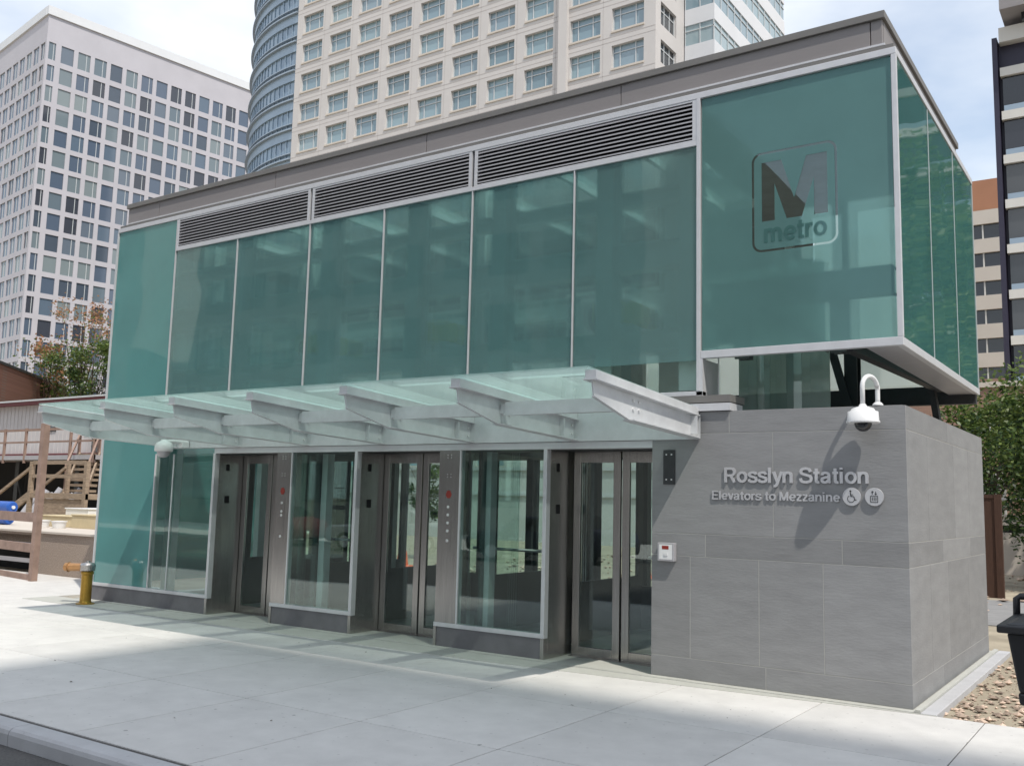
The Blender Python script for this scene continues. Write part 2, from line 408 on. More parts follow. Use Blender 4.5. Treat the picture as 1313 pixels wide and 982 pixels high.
def smooth_path(p, n=6):
    out = []
    for i in range(len(p) - 1):
        a, b, c, d = p[max(i - 1, 0)], p[i], p[i + 1], p[min(i + 2, len(p) - 1)]
        for k in range(n):
            t = k / n
            out.append(tuple(0.5 * (2 * b[q] + (c[q] - a[q]) * t + (2 * a[q] - 5 * b[q] + 4 * c[q] - d[q]) * t * t + (3 * b[q] - a[q] - 3 * c[q] + d[q]) * t ** 3) for q in (0, 1)))
    return out + [p[-1]]
def ell(cx, cy, rx, ry, a0, a1, n=22):
    return [(cx + rx * math.cos(R(a0 + (a1 - a0) * k / n)), cy + ry * math.sin(R(a0 + (a1 - a0) * k / n))) for k in range(n + 1)]
# strokes of a plain grotesque alphabet: centre lines, cap height 1
_S = smooth_path
GL = {
 'R': (.74, [[(.07, 0), (.07, 1)], [(.07, .93), (.40, .93)] + ell(.40, .70, .20, .23, 80, -80, 12) + [(.40, .47), (.07, .47)], [(.38, .45), (.60, .0)]]),
 'o': (.66, [ell(.31, .365, .235, .30, 0, 360, 30)]),
 's': (.58, [_S([(.47, .53), (.42, .63), (.27, .67), (.11, .61), (.11, .46), (.27, .385), (.46, .30), (.46, .12), (.27, .06), (.10, .11), (.06, .23)])]),
 'S': (.76, [_S([(.61, .71), (.54, .88), (.35, .935), (.13, .86), (.12, .64), (.35, .53), (.62, .41), (.62, .15), (.36, .06), (.13, .12), (.06, .31)])]),
 'l': (.28, [[(.09, 0), (.09, 1)]]),
 'i': (.28, [[(.09, 0), (.09, .73)], [(.09, .87), (.09, 1.0)]]),
 'y': (.56, [[(.04, .73), (.27, .05)], _S([(.51, .73), (.30, .09), (.24, -.10), (.16, -.20), (.05, -.20)])]),
 'n': (.64, [[(.08, 0), (.08, .73)], _S([(.09, .44), (.15, .60), (.29, .665), (.43, .61), (.48, .46), (.48, .30), (.48, .0)])]),
 'm': (.98, [[(.08, 0), (.08, .73)], _S([(.09, .46), (.14, .61), (.26, .665), (.38, .61), (.43, .46), (.43, .30), (.43, .0)]), _S([(.44, .46), (.50, .61), (.62, .665), (.74, .61), (.79, .46), (.79, .30), (.79, .0)])]),
 't': (.40, [_S([(.17, .94), (.17, .60), (.17, .30), (.18, .12), (.24, .065), (.34, .07)]), [(.02, .665), (.34, .665)]]),
 'a': (.62, [_S([(.09, .50), (.13, .62), (.27, .67), (.41, .62), (.45, .50), (.45, .30), (.46, .10), (.54, .06)]), _S([(.45, .41), (.28, .375), (.11, .31), (.08, .17), (.17, .065), (.32, .085), (.44, .22)])]),
 'E': (.68, [[(.07, 0), (.07, 1)], [(.07, .93), (.60, .93)], [(.07, .52), (.56, .52)], [(.07, .07), (.62, .07)]]),
 'e': (.62, [[(.09, .37), (.51, .37)], ell(.29, .365, .225, .30, 0, 318, 28)]),
 'v': (.54, [[(.04, .73), (.26, .02)], [(.26, .02), (.48, .73)]]),
 'r': (.40, [[(.08, 0), (.08, .73)], _S([(.09, .38), (.13, .56), (.23, .65), (.36, .655)])]),
 'M': (.90, [[(.08, 0), (.08, 1)], [(.08, .97), (.40, .05)], [(.40, .05), (.72, .97)], [(.72, 0), (.72, 1)]]),
 'z': (.54, [[(.05, .665), (.46, .665)], [(.45, .66), (.07, .08)], [(.05, .07), (.48, .07)]]),
 ' ': (.30, []),
}
def place_text(name, body, x0, x1, z0, cap_h, y, depth, mat, parent, w=0.145):
    """raised letters standing on the wall plane y, fitted between x0..x1 on baseline z0"""
    adv = sum(GL[c][0] for c in body) - 0.08
    sx = (x1 - x0) / adv; m = MB(); px = 0.0; q = 0
    for c in body:
        for path in GL[c][1]:
            q += 1; dd = (q % 5) * 0.0003
            pts = [Vector(p) for p in path]; L = []; Rr = []
            closed = (pts[0] - pts[-1]).length < 1e-4
            for i, p in enumerate(pts):
                a = pts[i - 1] if i else (pts[-2] if closed else p)
                b = pts[i + 1] if i < len(pts) - 1 else (pts[1] if closed else p)
                t = (b - a).normalized(); nrm = Vector((-t.y, t.x)) * w / 2
                L.append(p + nrm); Rr.append(p - nrm)
            k = len(m.v); n = len(pts)
            for yy in (y - depth - dd, y):
                for A_, B_ in zip(L, Rr):
                    for P_ in (A_, B_): m.v.append((x0 + (px + P_.x) * sx, yy, z0 + P_.y * cap_h))
            o2 = k + 2 * n
            for i in range(n - 1):
                a, b, c_, d = k + 2 * i, k + 2 * i + 1, k + 2 * i + 3, k + 2 * i + 2
                m.f += [(a, b, c_, d), (a + 2 * n, d + 2 * n, c_ + 2 * n, b + 2 * n), (a, d, d + 2 * n, a + 2 * n), (b, b + 2 * n, c_ + 2 * n, c_)]
            m.f += [(k, o2, o2 + 1, k + 1), (k + 2 * n - 2, k + 2 * n - 1, o2 + 2 * n - 1, o2 + 2 * n - 2)]
        px += GL[c][0]
    return m.build(name, mat, parent)
#@@STRUCT
# ------------------------------------------------------------------ ground, walk, road
tag(B('ground', 'dirt', None, (-500, 500, -500, 900, -0.6, -0.16)), kind='structure')
tag(B('site_ground', 'dirt', None, (-120, 120, 0.02, 60, -0.15, -0.045)), kind='structure')
tag(B('road', 'asphalt', None, (-300, 300, -17.0, -4.94, -0.15, -0.12)), kind='structure')
m = MB()
xs = [-0.70 + 1.25 * k for k in range(-40, 25)]
ys = [-4.735, -3.22, -1.71, -0.10]
for i in range(len(xs) - 1):
    for j in range(3):
        m.box(xs[i] + 0.004, xs[i + 1] - 0.004, ys[j] + 0.004, ys[j + 1] - 0.004, -0.12, 0.0)
tag(m.build('sidewalk', 'concrete', None, bevel=0.004), kind='structure')
tag(B('sidewalk_joint_bed', 'joint', None, (-51, 29, -4.79, -0.09, -0.155, -0.008)), kind='structure')
m = MB()
prof = [(-4.935, -0.15), (-4.935, -0.045), (-4.925, -0.020), (-4.905, -0.005), (-4.88, 0.0), (-4.775, 0.0), (-4.772, -0.15)]
for k in range(-30, 20):
    m.prism(prof, lambda u, v, a: (a, u, v), k * 2.44 + 0.003, (k + 1) * 2.44 - 0.003)
tag(m.build('kerb', 'kerb', None), kind='structure')
tag(B('sidewalk_across_street', 'concrete', None, (-120, 120, -40, -17.0, -0.15, 0.0)), kind='structure')
# concrete pad the building stands on
m = MB()
m.box(-12.1, 0.03, -0.095, 4.3, -0.15, 0.008)
m.box(-12.1, -2.0, -0.075, -0.002, 0.008, 0.011)
m.box(0.031, 0.075, -0.095, 4.32, -0.15, 0.03)
tag(m.build('building_pad', 'pad', None, bevel=0.006), kind='structure')
tag(B('side_kerb', 'kerb', None, (0.0755, 0.20, -0.11, 4.36, -0.15, 0.012), bevel=0.006), kind='structure')
m = MB(); m.prism([(-12.6, -0.62), (-4.2, -0.47), (-2.5, -0.34), (0.20, -0.112), (0.20, -0.1113), (-12.6, -0.096)], lambda u, v, a: (u, v, a), -0.1, 0.005)
tag(m.build('entrance_paving', 'pad', None), kind='structure')
tag(B('corner_paving', 'concrete', None, (-60, -12.61, -0.094, 1.94, -0.1, -0.002)), kind='structure')
tag(B('side_path', 'path', None, (-1.2, 30, 7.6, 12.3, -0.14, -0.03)), kind='structure')

# ------------------------------------------------------------------ the station building
st = thing('station_building', (-6, 0, 0), 'low grey stone and green glass elevator entrance with a steel canopy', 'building')
D = 4.16
XC = [-11.82, -10.31, -8.91, -7.45, -6.13, -4.746, -3.356, -1.904, 0.0]
# stone corner block : grout core + tiles with open joints
B('stone_core', 'grout', st, (-2.388, -0.0018, 0.0018, D - 0.006, 0.009, 2.545))
m = MB()
g = 0.0042
bands = [(0.009, 0.206, [-1.25], [1.39, 2.77]), (0.206, 1.16, [-1.986, -1.309, -0.722], [0.87, 1.75, 2.9]),
         (1.16, 1.373, [-1.83, -0.553], [1.5, 3.1]), (1.373, 2.338, [-1.167], [0.87, 2.2, 3.1]), (2.338, 2.55, [-1.589], [1.9])]
for z0, z1, js, ks in bands:
    e = [-2.394] + js + [0.0]
    for a, b_ in zip(e[:-1], e[1:]):
        m.box(a + (g if a > -2.39 else 0), b_ - (g if b_ < -0.01 else 0.0), 0.0, 0.03, z0 + g, z1 - g)
    e = [0.0305] + ks + [D]
    for a, b_ in zip(e[:-1], e[1:]):
        m.box(-0.03, 0.0, a + g * 0.4, b_ - g * 0.4, z0 + g, z1 - g)
    m.box(-2.394, -2.364, 0.031, 0.55, z0 + g, z1 - g)
    m.box(-2.394, -0.031, D - 0.03, D, z0 + g, z1 - g)
m.box(-2.36, -0.031, 0.031, D - 0.031, 2.546, 2.552)
m.build('stone_wall', 'slate', st, bevel=0.0012)

# plinths under the storefront glazing
secs = [(-11.82, -9.09), (-7.84, -6.397), (-5.112, -3.633)]
for a, b_ in secs:
    B('plinth', 'plinth', st, (a + 0.01, b_ - 0.05, 0.012, 0.18, 0.008, 0.222))
# upper frame rails
B('lower_frame_rail', 'alu', st, (-10.44, -1.86, 0.0, 0.09, 2.708, 2.752), bevel=0.004)
B('middle_frame_rail', 'alu', st, (-10.30, -1.905, 0.001, 0.09, 5.251, 5.300), bevel=0.004)
B('top_frame_rail', 'alu', st, (-11.82, 0.0, 0.0, 0.09, 5.742, 5.807), bevel=0.004)
m = MB()
for x in XC[2:7]:
    m2 = MB(); m2.box(x - 0.007, x + 0.007, 0.004, 0.07, 2.752, 5.251)
    m2.build('mullion', 'alu', st)
B('corner_mullion', 'alu', st, (-11.825, -11.80, -0.002, 0.05, 0.222, 5.742))
B('mullion', 'alu', st, (-10.318, -10.303, 0.002, 0.07, 2.752, 5.742))
B('mullion', 'alu', st, (-1.925, -1.885, -0.003, 0.10, 2.7525, 5.742), bevel=0.003)
# frosted panes of the upper storey
for a, b_ in zip(XC[1:7], XC[2:8]):
    p = B('frosted_pane', 'frost', st, (a + 0.015, b_ - 0.022, 0.02, 0.032, 3.06, 5.251))
    B('clear_strip', 'clear', p, (a + 0.015, b_ - 0.022, 0.0205, 0.0315, 2.752, 3.06))
B('frosted_pane', 'frost_corner', st, (-11.795, -10.325, 0.02, 0.032, 2.56, 5.742))
B('frosted_pane', 'frost_corner', st, (-11.795, -10.44, 0.02, 0.032, 0.26, 2.55))
# louvers
for a, b_ in [(-10.30, -7.47), (-7.43, -4.765), (-4.727, -1.926)]:
    fr = MB().box(a, a + 0.045, 0.004, 0.10, 5.301, 5.741).box(b_ - 0.045, b_, 0.004, 0.10, 5.301, 5.741)
    fr.box(a + 0.046, b_ - 0.046, 0.005, 0.10, 5.722, 5.7405).box(a + 0.046, b_ - 0.046, 0.005, 0.10, 5.3015, 5.318)
    lo = fr.build('louver_frame', 'alu', st)
    m = MB()
    for k in range(9):
        z = 5.335 + k * 0.0445
        m.hexa([(a + 0.047, 0.004, z - 0.004), (b_ - 0.047, 0.004, z - 0.004), (b_ - 0.047, 0.07, z + 0.030), (a + 0.047, 0.07, z + 0.030),
                (a + 0.047, 0.004, z + 0.012), (b_ - 0.047, 0.004, z + 0.012), (b_ - 0.047, 0.07, z + 0.036), (a + 0.047, 0.07, z + 0.036)])
    m.build('louver_slats', 'louver', lo)
    B('louver_backing', 'dark', lo, (a + 0.02, b_ - 0.02, 0.11, 0.12, 5.30, 5.742))
# parapet + coping
B('gutter_ledge', 'coping', st, (-11.80, -0.02, 0.02, 0.70, 5.808, 5.85), (-11.80, -0.02, 3.30, D - 0.02, 5.808, 5.85), (-2.4, -0.02, 0.701, 3.299, 5.808, 5.85), (-11.8, -11.0, 0.701, 3.299, 5.808, 5.85))
pm = MB()
e = [-11.81, -11.0, -8.35, -5.60, -2.87, -0.25, -0.141]
for a, b_ in zip(e[:-1], e[1:]): pm.box(a + 0.004, b_ - 0.004, 0.15, 0.19, 5.851, 6.172)
e = [0.192, 1.6, 3.0, 3.95]
for a, b_ in zip(e[:-1], e[1:]): pm.box(-0.18, -0.141, a + 0.003, b_ - 0.003, 5.851, 6.172)
pm.box(-11.81, -11.77, 0.191, 3.95, 5.851, 6.172).box(-11.769, -0.181, 3.91, 3.95, 5.851, 6.172)
pp = pm.build('parapet', 'taupe', st, bevel=0.003)
m = MB()
m.box(-11.83, -0.115, 0.12, 0.40, 6.173, 6.245).box(-0.40, -0.115, 0.401, 3.98, 6.173, 6.245)
m.box(-11.83, -11.55, 0.401, 3.98, 6.173, 6.245).box(-11.549, -0.401, 3.7, 3.98, 6.173, 6.245)
m.build('coping', 'coping', pp, bevel=0.004)
B('drip_flashing', 'alu', st, (-11.79, -0.12, 0.125, 0.149, 5.905, 5.925))

# ---- corner box carrying the M sign
ZB = 3.102
m = MB()
m.box(-1.884, 0.0, 0.0, 0.06, ZB - 0.03, ZB + 0.045)                       # bottom front
m.box(-0.06, 0.0, 0.0605, D, ZB - 0.03, ZB + 0.045)                        # bottom right
m.build('corner_box_sill', 'alu', st, bevel=0.004)
B('corner_post', 'alu', st, (-0.045, 0.0, 0.0005, 0.045, ZB + 0.046, 5.741), bevel=0.003)
B('sloped_soffit', 'louver', st, (-0.33, -0.061, 0.0605, D, ZB - 0.025, ZB + 0.012))
for y in (1.427, 2.82):
    B('side_joint', 'mull', st, (-0.030, -0.006, y - 0.008, y + 0.008, ZB + 0.046, 5.741))
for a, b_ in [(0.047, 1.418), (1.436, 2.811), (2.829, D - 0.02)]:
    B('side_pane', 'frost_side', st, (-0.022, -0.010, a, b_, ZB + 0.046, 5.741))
B('side_top_rail', 'alu', st, (-0.045, 0.0, 0.0905, D, 5.742, 5.806))
B('rear_corner_trim', 'mull', st, (-0.026, -0.002, D - 0.019, D, ZB + 0.046, 5.741))
# M pane: clear glass with frosted film that is cut out around the logo
B('sign_pane', 'clear', st, (-1.88, -0.05, 0.030, 0.042, ZB + 0.046, 5.741))
def film_mesh(parent):
    c = bpy.data.curves.new('film', 'CURVE'); c.dimensions = '2D'; c.fill_mode = 'BOTH'
    def poly(pts):
        s = c.splines.new('POLY'); s.points.add(len(pts) - 1)
        for p, (x, z) in zip(s.points, pts): p.co = (x, z, 0, 1)
        s.use_cyclic_u = True
    def rr(x0, x1, z0, z1, r):
        o = []
        for cx, cz, a0 in [(x1 - r, z1 - r, 0), (x0 + r, z1 - r, 90), (x0 + r, z0 + r, 180), (x1 - r, z0 + r, 270)]:
            for k in range(9):
                t = R(a0 + k * 90 / 8); o.append((cx + r * math.cos(t), cz + r * math.sin(t)))
        return o
    poly([(-1.875, ZB + 0.05), (-0.055, ZB + 0.05), (-0.055, 5.738), (-1.875, 5.738)])
    poly(rr(-1.360, -0.545, 4.065, 5.055, 0.095))
    poly(rr(-1.338, -0.567, 4.087, 5.033, 0.075))
    X0, X1, Z0, Z1 = -1.262, -0.636, 4.365, 4.950
    mm = [(0, 0), (.2, 0), (.2, .62), (.385, 0), (.615, 0), (.8, .62), (.8, 0), (1, 0), (1, 1), (.69, 1), (.5, .33), (.31, 1), (0, 1)]
    poly([(X0 + (X1 - X0) * a, Z0 + (Z1 - Z0) * b_) for a, b_ in mm])
    o = bpy.data.objects.new('film', c); COL.objects.link(o)
    me = bpy.data.meshes.new_from_object(o.evaluated_get(bpy.context.evaluated_depsgraph_get()))
    bpy.data.objects.remove(o); bpy.data.curves.remove(c)
    org = origin(parent)
    for v in me.vertices: v.co = Vector((v.co.x, 0.0285, v.co.y)) - org
    me.materials.clear(); me.materials.append(MT['frost_m'])
    ob = bpy.data.objects.new('frosted_film', me); COL.objects.link(ob); ob.parent = parent
    tag(ob, 'frosted film with the transit M logo and its rounded border left clear')
    return ob
film_mesh(st)
place_text('etched_word', 'metro', -1.24, -0.655, 4.155, 0.185, 0.0275, 0.002, 'etch', st, w=0.17)

# ---- storefront level
ZH = 2.278
m = MB()
m.box(-10.44, -2.36, 0.02, 0.14, ZH + 0.006, 2.706)
m.build('fascia_channel', 'fascia', st)
m = MB()
m.box(-9.12, -2.394, 0.006, 0.13, 2.205, ZH)
m.build('door_head_trim', 'alu', st, bevel=0.003)
# window frames + panes + steel panels
def sec_frame(a, b_, gl):
    m = MB()
    m.box(a, b_, 0.0, 0.08, 0.222, 0.268)
    m.box(b_ - 0.045, b_, 0.0, 0.08, 0.2685, 2.204)
    m.box(gl - 0.02, gl, 0.0, 0.08, 0.2685, 2.204)
    m.box(a, b_, 0.001, 0.08, 2.205 - 0.035, 2.2045) if False else None
    return m.build('window_frame', 'alu', st, bevel=0.003)
f1 = sec_frame(-11.82, -9.09, -10.43)
B('window_pane', 'clear', f1, (-10.429, -9.136, 0.02, 0.032, 0.268, 2.204))
B('joint_strip', 'mull', f1, (-10.04, -10.02, 0.015, 0.034, 0.27, 2.2))
f2 = sec_frame(-7.84, -6.397, -7.545)
B('window_pane', 'clear', f2, (-7.544, -6.443, 0.02, 0.032, 0.268, 2.204))
f3 = sec_frame(-5.112, -3.633, -4.786)
B('window_pane', 'clear', f3, (-4.785, -3.679, 0.02, 0.032, 0.268, 2.204))
def call_station(x0, x1, tall):
    p = B('steel_panel', 'steel', st, (x0, x1, 0.003, 0.08, 0.2685, 2.2035), bevel=0.002)
    cx = (x0 + x1) / 2
    s = MB().prism([(cx - 0.042, 1.70), (cx - 0.02, 1.66), (cx + 0.02, 1.66), (cx + 0.042, 1.70), (cx + 0.02, 1.745), (cx - 0.02, 1.745)], lambda u, v, a: (u, a, v), 0.0, 0.0029).build('red_notice', 'red', p)
    s['label'] = 'small red notice above the call buttons'
    m = MB()
    zz = [1.56, 1.47, 1.38, 1.29, 1.18] if tall else [1.55, 1.44, 1.39, 1.12]
    for z in zz:
        m.lathe([(0.016, 0), (0.016, 0.008)], (0, 0, 0), 12)
        k = len(m.v) - 24
        for i in range(k, len(m.v)):
            x, y, zc = m.v[i]; m.v[i] = (cx + x, 0.003 - zc, z + y)
    for z in (1.90, 1.93, 2.12, 2.15):
        m.box(cx - 0.03, cx - 0.022, -0.001, 0.0028, z - 0.004, z + 0.004); m.box(cx + 0.022, cx + 0.03, -0.001, 0.0028, z - 0.004, z + 0.004)
    m.build('call_button', 'button', p)
    q = B('call_plate', 'steel', p, (cx - 0.05, cx + 0.05, 0.0005, 0.0028, 1.06, 1.60))
    q['label'] = 'narrow metal plate holding the call buttons'
call_station(-7.83, -7.566, False)
call_station(-5.10, -4.807, True)
# recess side walls, head, thresholds
for x in (-9.09, -6.397, -3.633):
    m = MB(); m.box(x - 0.045, x, 0.081, 0.56, 0.009, 2.2045).box(x - 0.0448, x - 0.0005, 0.0, 0.0805, 0.009, 0.2215)
    j = m.build('recess_wall', 'steel', st, bevel=0.002)
    B('key_switch', 'dark', j, (x, x + 0.003, 0.20, 0.28, 1.52, 1.62))
    B('vent_plate', 'dark', j, (x, x + 0.003, 0.20, 0.26, 1.97, 2.06))
for x in (-7.84, -5.112):
    B('recess_jamb', 'steel', st, (x, x + 0.04, 0.0, 0.56, 0.009, 0.2215), (x + 0.0005, x + 0.04, 0.081, 0.56, 0.2215, 2.2045))
m = MB(); m.box(-9.09, -2.394, 0.131, 0.56, 2.205, 2.26)
m.build('recess_soffit', 'steel_dark', st)
def leaf(x0, x1, y):
    t = MB(); s = 0.085
    t.box(x0, x0 + s, y, y + 0.04, 0.012, 2.203).box(x1 - s, x1, y, y + 0.04, 0.012, 2.203)
    t.box(x0 + s + 0.0005, x1 - s - 0.0005, y, y + 0.04, 0.012, 0.105).box(x0 + s + 0.0005, x1 - s - 0.0005, y, y + 0.04, 2.083, 2.203)
    d = t.build('door_leaf', 'steel', st, bevel=0.003)
    B('door_glass', 'doorglass', d, (x0 + s, x1 - s, y + 0.014, y + 0.026, 0.105, 2.083))
for a, mid, b_ in [(-9.08, -8.47, -7.80), (-6.39, -5.76, -5.08), (-3.59, -3.0, -2.37)]:
    leaf(a, mid - 0.012, 0.50); leaf(mid + 0.012, b_, 0.50)
    B('door_threshold', 'steel', st, (a, b_, 0.42, 0.60, 0.0085, 0.012))
# metal plate + key box on stone
m = MB(); m.box(-2.27, -2.144, -0.012, -0.0005, 1.843, 2.18)
pl = m.build('mounting_plate', 'steel_dark', st, bevel=0.003)
m = MB()
for x in (-2.235, -2.18):
    for z in (1.89, 2.135): m.box(x - 0.007, x + 0.007, -0.016, -0.0125, z - 0.007, z + 0.007)
m.build('plate_screw', 'button', pl)
kb = thing('switch_box', (-2.215, 0, 1.1), 'small square metal switch box with red label on the grey stone wall', 'switch box')
B('box_body', 'louver', kb, (-2.305, -2.128, -0.06, -0.001, 1.102, 1.278), bevel=0.006)
B('box_label', 'red', kb, (-2.255, -2.185, -0.0625, -0.0605, 1.215, 1.25))
B('box_plate', 'white', kb, (-2.285, -2.15, -0.0615, -0.0603, 1.12, 1.262))
B('box_slot', 'button', kb, (-2.235, -2.195, -0.068, -0.0618, 1.155, 1.18))

# lettering and pictograms
o = place_text('lettering', 'Rosslyn Station', -1.632, -0.314, 1.868, 0.140, -0.002, 0.017, 'letter', st, w=0.165)
o['label'] = 'large raised metal letters reading Rosslyn Station'
o = place_text('lettering', 'Elevators to Mezzanine', -1.758, -0.565, 1.706, 0.082, -0.002, 0.012, 'letter', st, w=0.165)
o['label'] = 'smaller raised metal letters reading Elevators to Mezzanine'
def disc(cx, cz, r, kind):
    m = MB().lathe([(r * 0.97, 0), (r, 0.004), (r, 0.018), (r * 0.97, 0.022)], (0, 0, 0), 40)
    m.v = [(cx + x, -0.003 - z, cz + y) for x, y, z in m.v]
    d = m.build('pictogram_disc', 'letter', st)
    s = MB(); y0, y1 = -0.0275, -0.0255
    def seg(x0, z0, x1, z1, w=0.005): s.bar((cx + x0, -0.0265, cz + z0), (cx + x1, -0.0265, cz + z1), w, 0.0025, up=(0, 1, 0))
    if kind == 'chair':
        s.lathe([(0.009, 0), (0.009, 0.003)], (0, 0, 0), 10)
        k = len(s.v) - 20
        for i in range(k, len(s.v)): x, y, z = s.v[i]; s.v[i] = (cx - 0.008 + x, -0.0255 - z, cz + 0.048 + y)
        seg(-0.008, 0.036, -0.006, 0.004, 0.008); seg(-0.006, 0.004, 0.020, 0.002, 0.007); seg(0.020, 0.002, 0.032, -0.030, 0.007)
        seg(-0.006, 0.020, 0.014, 0.018); seg(0.032, -0.030, 0.042, -0.026)
        for k in range(12):
            a0, a1 = R(120 + k * 20), R(140 + k * 20)
            seg(-0.004 + 0.03 * math.cos(a0), -0.018 + 0.03 * math.sin(a0), -0.004 + 0.03 * math.cos(a1), -0.018 + 0.03 * math.sin(a1))
        d['label'] = 'round sign disc with a wheelchair symbol'
    else:
        seg(-0.03, -0.045, 0.03, -0.045); seg(-0.03, 0.008, 0.03, 0.008); seg(-0.03, -0.045, -0.03, 0.008); seg(0.03, -0.045, 0.03, 0.008)
        for x in (-0.015, 0, 0.015): seg(x, -0.032, x, -0.008, 0.006); seg(x - 0.003, -0.004, x + 0.003, -0.004, 0.005)
        for sx, d_ in ((-0.014, 1), (0.014, -1)):
            seg(sx, 0.020, sx, 0.048, 0.005)
            zt = 0.050 if d_ > 0 else 0.018
            seg(sx, zt, sx - 0.009, zt - d_ * 0.011, 0.005); seg(sx, zt, sx + 0.009, zt - d_ * 0.011, 0.005)
        d['label'] = 'round sign disc with an elevator symbol'
    s.build('pictogram', 'steel_dark', d)
disc(-0.459, 1.752, 0.079, 'chair')
disc(-0.268, 1.754, 0.079, 'lift')

# ---- canopy
zt_tip, zt_wall = 2.70, 2.585
def ztop(y): return zt_wall + (zt_tip - zt_wall) * (-y / 2.06)
can = B('canopy', 'paint', st, (-10.10, -1.90, -0.010, 0.0195, 2.282, 2.60))
can['label'] = 'projecting steel canopy with seven tapered beams and frosted glass'
beams = [-1.942, -3.306, -4.665, -6.005, -7.30, -8.62, -9.97]
for i, x in enumerate(beams):
    m = MB()
    fy = lambda u, v, a: (a, u, v)
    # top glazing rail
    m.prism([(-2.06, ztop(-2.06)), (-0.012, ztop(-0.012)), (-0.012, ztop(-0.012) - 0.07), (-2.06, ztop(-2.06) - 0.07)], fy, x - 0.05, x + 0.05)
    # top flange below rail
    m.prism([(-2.07, ztop(-2.06) - 0.071), (-0.012, ztop(0) - 0.071), (-0.012, ztop(0) - 0.080), (-2.07, ztop(-2.06) - 0.080)], fy, x - 0.065, x + 0.065)
    # web, tapered towards the tip
    m.prism([(-2.04, ztop(-2.04) - 0.080), (-0.012, ztop(0) - 0.080), (-0.012, 2.302), (-1.38, 2.358), (-2.01, 2.497)], fy, x - 0.006, x + 0.006)
    # bottom flange
    m.prism([(-1.40, 2.358), (-0.012, 2.302), (-0.012, 2.290), (-1.40, 2.346)], fy, x - 0.06, x + 0.06)
    m.prism([(-2.012, 2.496), (-1.401, 2.358), (-1.401, 2.350), (-2.012, 2.488)], fy, x - 0.018, x + 0.018)
    # end plate and cleat at wall
    m.box(x - 0.065, x + 0.065, -0.012, -0.0105, 2.29, 2.52)
    m.box(x + 0.0061, x + 0.075, -0.115, -0.105, 2.325, 2.50) if i == 0 else m.box(x + 0.0061, x + 0.06, -0.30, -0.29, 2.325, 2.50)
    b_ = m.build('canopy_beam', 'paint', can)
    m = MB()
    for yy in (-0.06, -1.33, -1.22):
        for zz in ((2.36, 2.45) if yy > -1 else (2.45, 2.52)):
            m.tube([(x + 0.006, yy, zz), (x + 0.020, yy, zz)], 0.013, 8)
            m.tube([(x - 0.020, yy, zz), (x - 0.006, yy, zz)], 0.013, 8)
    m.build('bolt', 'button', b_)
for i in range(6):
    x1, x0 = beams[i] - 0.008, beams[i + 1] + 0.008
    m = MB()
    m.box(x0 + 0.06, x1 - 0.06, -1.385, -1.379, 2.434, 2.556).box(x0 + 0.06, x1 - 0.06, -1.378, -1.31, 2.549, 2.556).box(x0 + 0.06, x1 - 0.06, -1.378, -1.31, 2.434, 2.441)
    m.box(x0, x0 + 0.08, -1.375, -1.367, 2.45, 2.54).box(x1 - 0.08, x1, -1.375, -1.367, 2.45, 2.54)
    m.build('purlin', 'paint', can)
    m = MB()
    m.hexa([(x0 - 0.004, -2.09, 2.712), (x1 + 0.004, -2.09, 2.712), (x1 + 0.004, 0.0, 2.592), (x0 - 0.004, 0.0, 2.592),
            (x0 - 0.004, -2.09, 2.728), (x1 + 0.004, -2.09, 2.728), (x1 + 0.004, 0.0, 2.608), (x0 - 0.004, 0.0, 2.608)])
    m.build('canopy_glass', 'canopy_glass', can)

# ledge on the stone and post below the corner box
B('ledge_plate', 'coping', st, (-2.36, -1.57, -0.02, 0.36, 2.635, 2.705))
B('ledge_cap', 'alu', st, (-2.30, -1.57, -0.03, 0.30, 2.553, 2.625))
B('jamb_post', 'alu', st, (-1.925, -1.86, 0.0, 0.42, 2.7055, ZB - 0.032))
B('pipe', 'white', st, (-1.822, -1.812, 0.295, 0.305, 2.706, ZB + 0.1))
m = MB()
pts = [(-1.93 + t * 0.95 / 12, 1.15 + 0.12 * math.sin(t / 12 * math.pi * 2.2)) for t in range(13)]
for (xa, ya), (xb, yb) in zip(pts[:-1], pts[1:]):
    m.hexa([(xa, ya, 2.552), (xb, yb, 2.552), (xb, yb + 0.012, 2.552), (xa, ya + 0.012, 2.552), (xa, ya, 4.2), (xb, yb, 4.2), (xb, yb + 0.012, 4.2), (xa, ya + 0.012, 4.2)])
m.build('shaft_glass', 'shaft', st)

# ---- interior and rear
B('roof_slab', 'slab', st, (-11.78, -0.05, 0.13, 0.70, 5.60, 5.80), (-11.78, -0.05, 3.30, D - 0.02, 5.60, 5.80), (-2.4, -0.05, 0.701, 3.299, 5.60, 5.80), (-11.78, -11.0, 0.701, 3.299, 5.60, 5.80))
B('skylight', 'clear', st, (-10.99, -2.41, 0.701, 3.299, 5.70, 5.712))  # unseen roof glazing and bars, added to bring daylight inside
for k in range(7): B('skylight_bar', 'steel_green', st, (-10.2 + k * 1.2, -10.14 + k * 1.2, 0.701, 3.299, 5.62, 5.699))
B('ground_floor', 'slab', st, (-11.78, -2.40, 0.62, D - 0.05, 0.009, 0.02))
B('rear_dado', 'steel_dark', st, (-11.80, -2.40, D - 0.06, D - 0.01, 0.009, 0.42))
B('rear_beam', 'steel_dark', st, (-11.80, -0.03, D - 0.12, D - 0.02, 2.96, 3.19))
B('rear_lintel', 'steel_dark', st, (-11.80, -2.40, D - 0.12, D - 0.02, 2.30, 2.42))
for a, b_ in [(-11.80, -10.0), (-9.98, -8.2), (-8.18, -6.4), (-6.38, -4.5), (-4.48, -2.42)]:
    B('rear_window', 'clear', st, (a, b_, D - 0.03, D - 0.018, 0.42, 2.30))
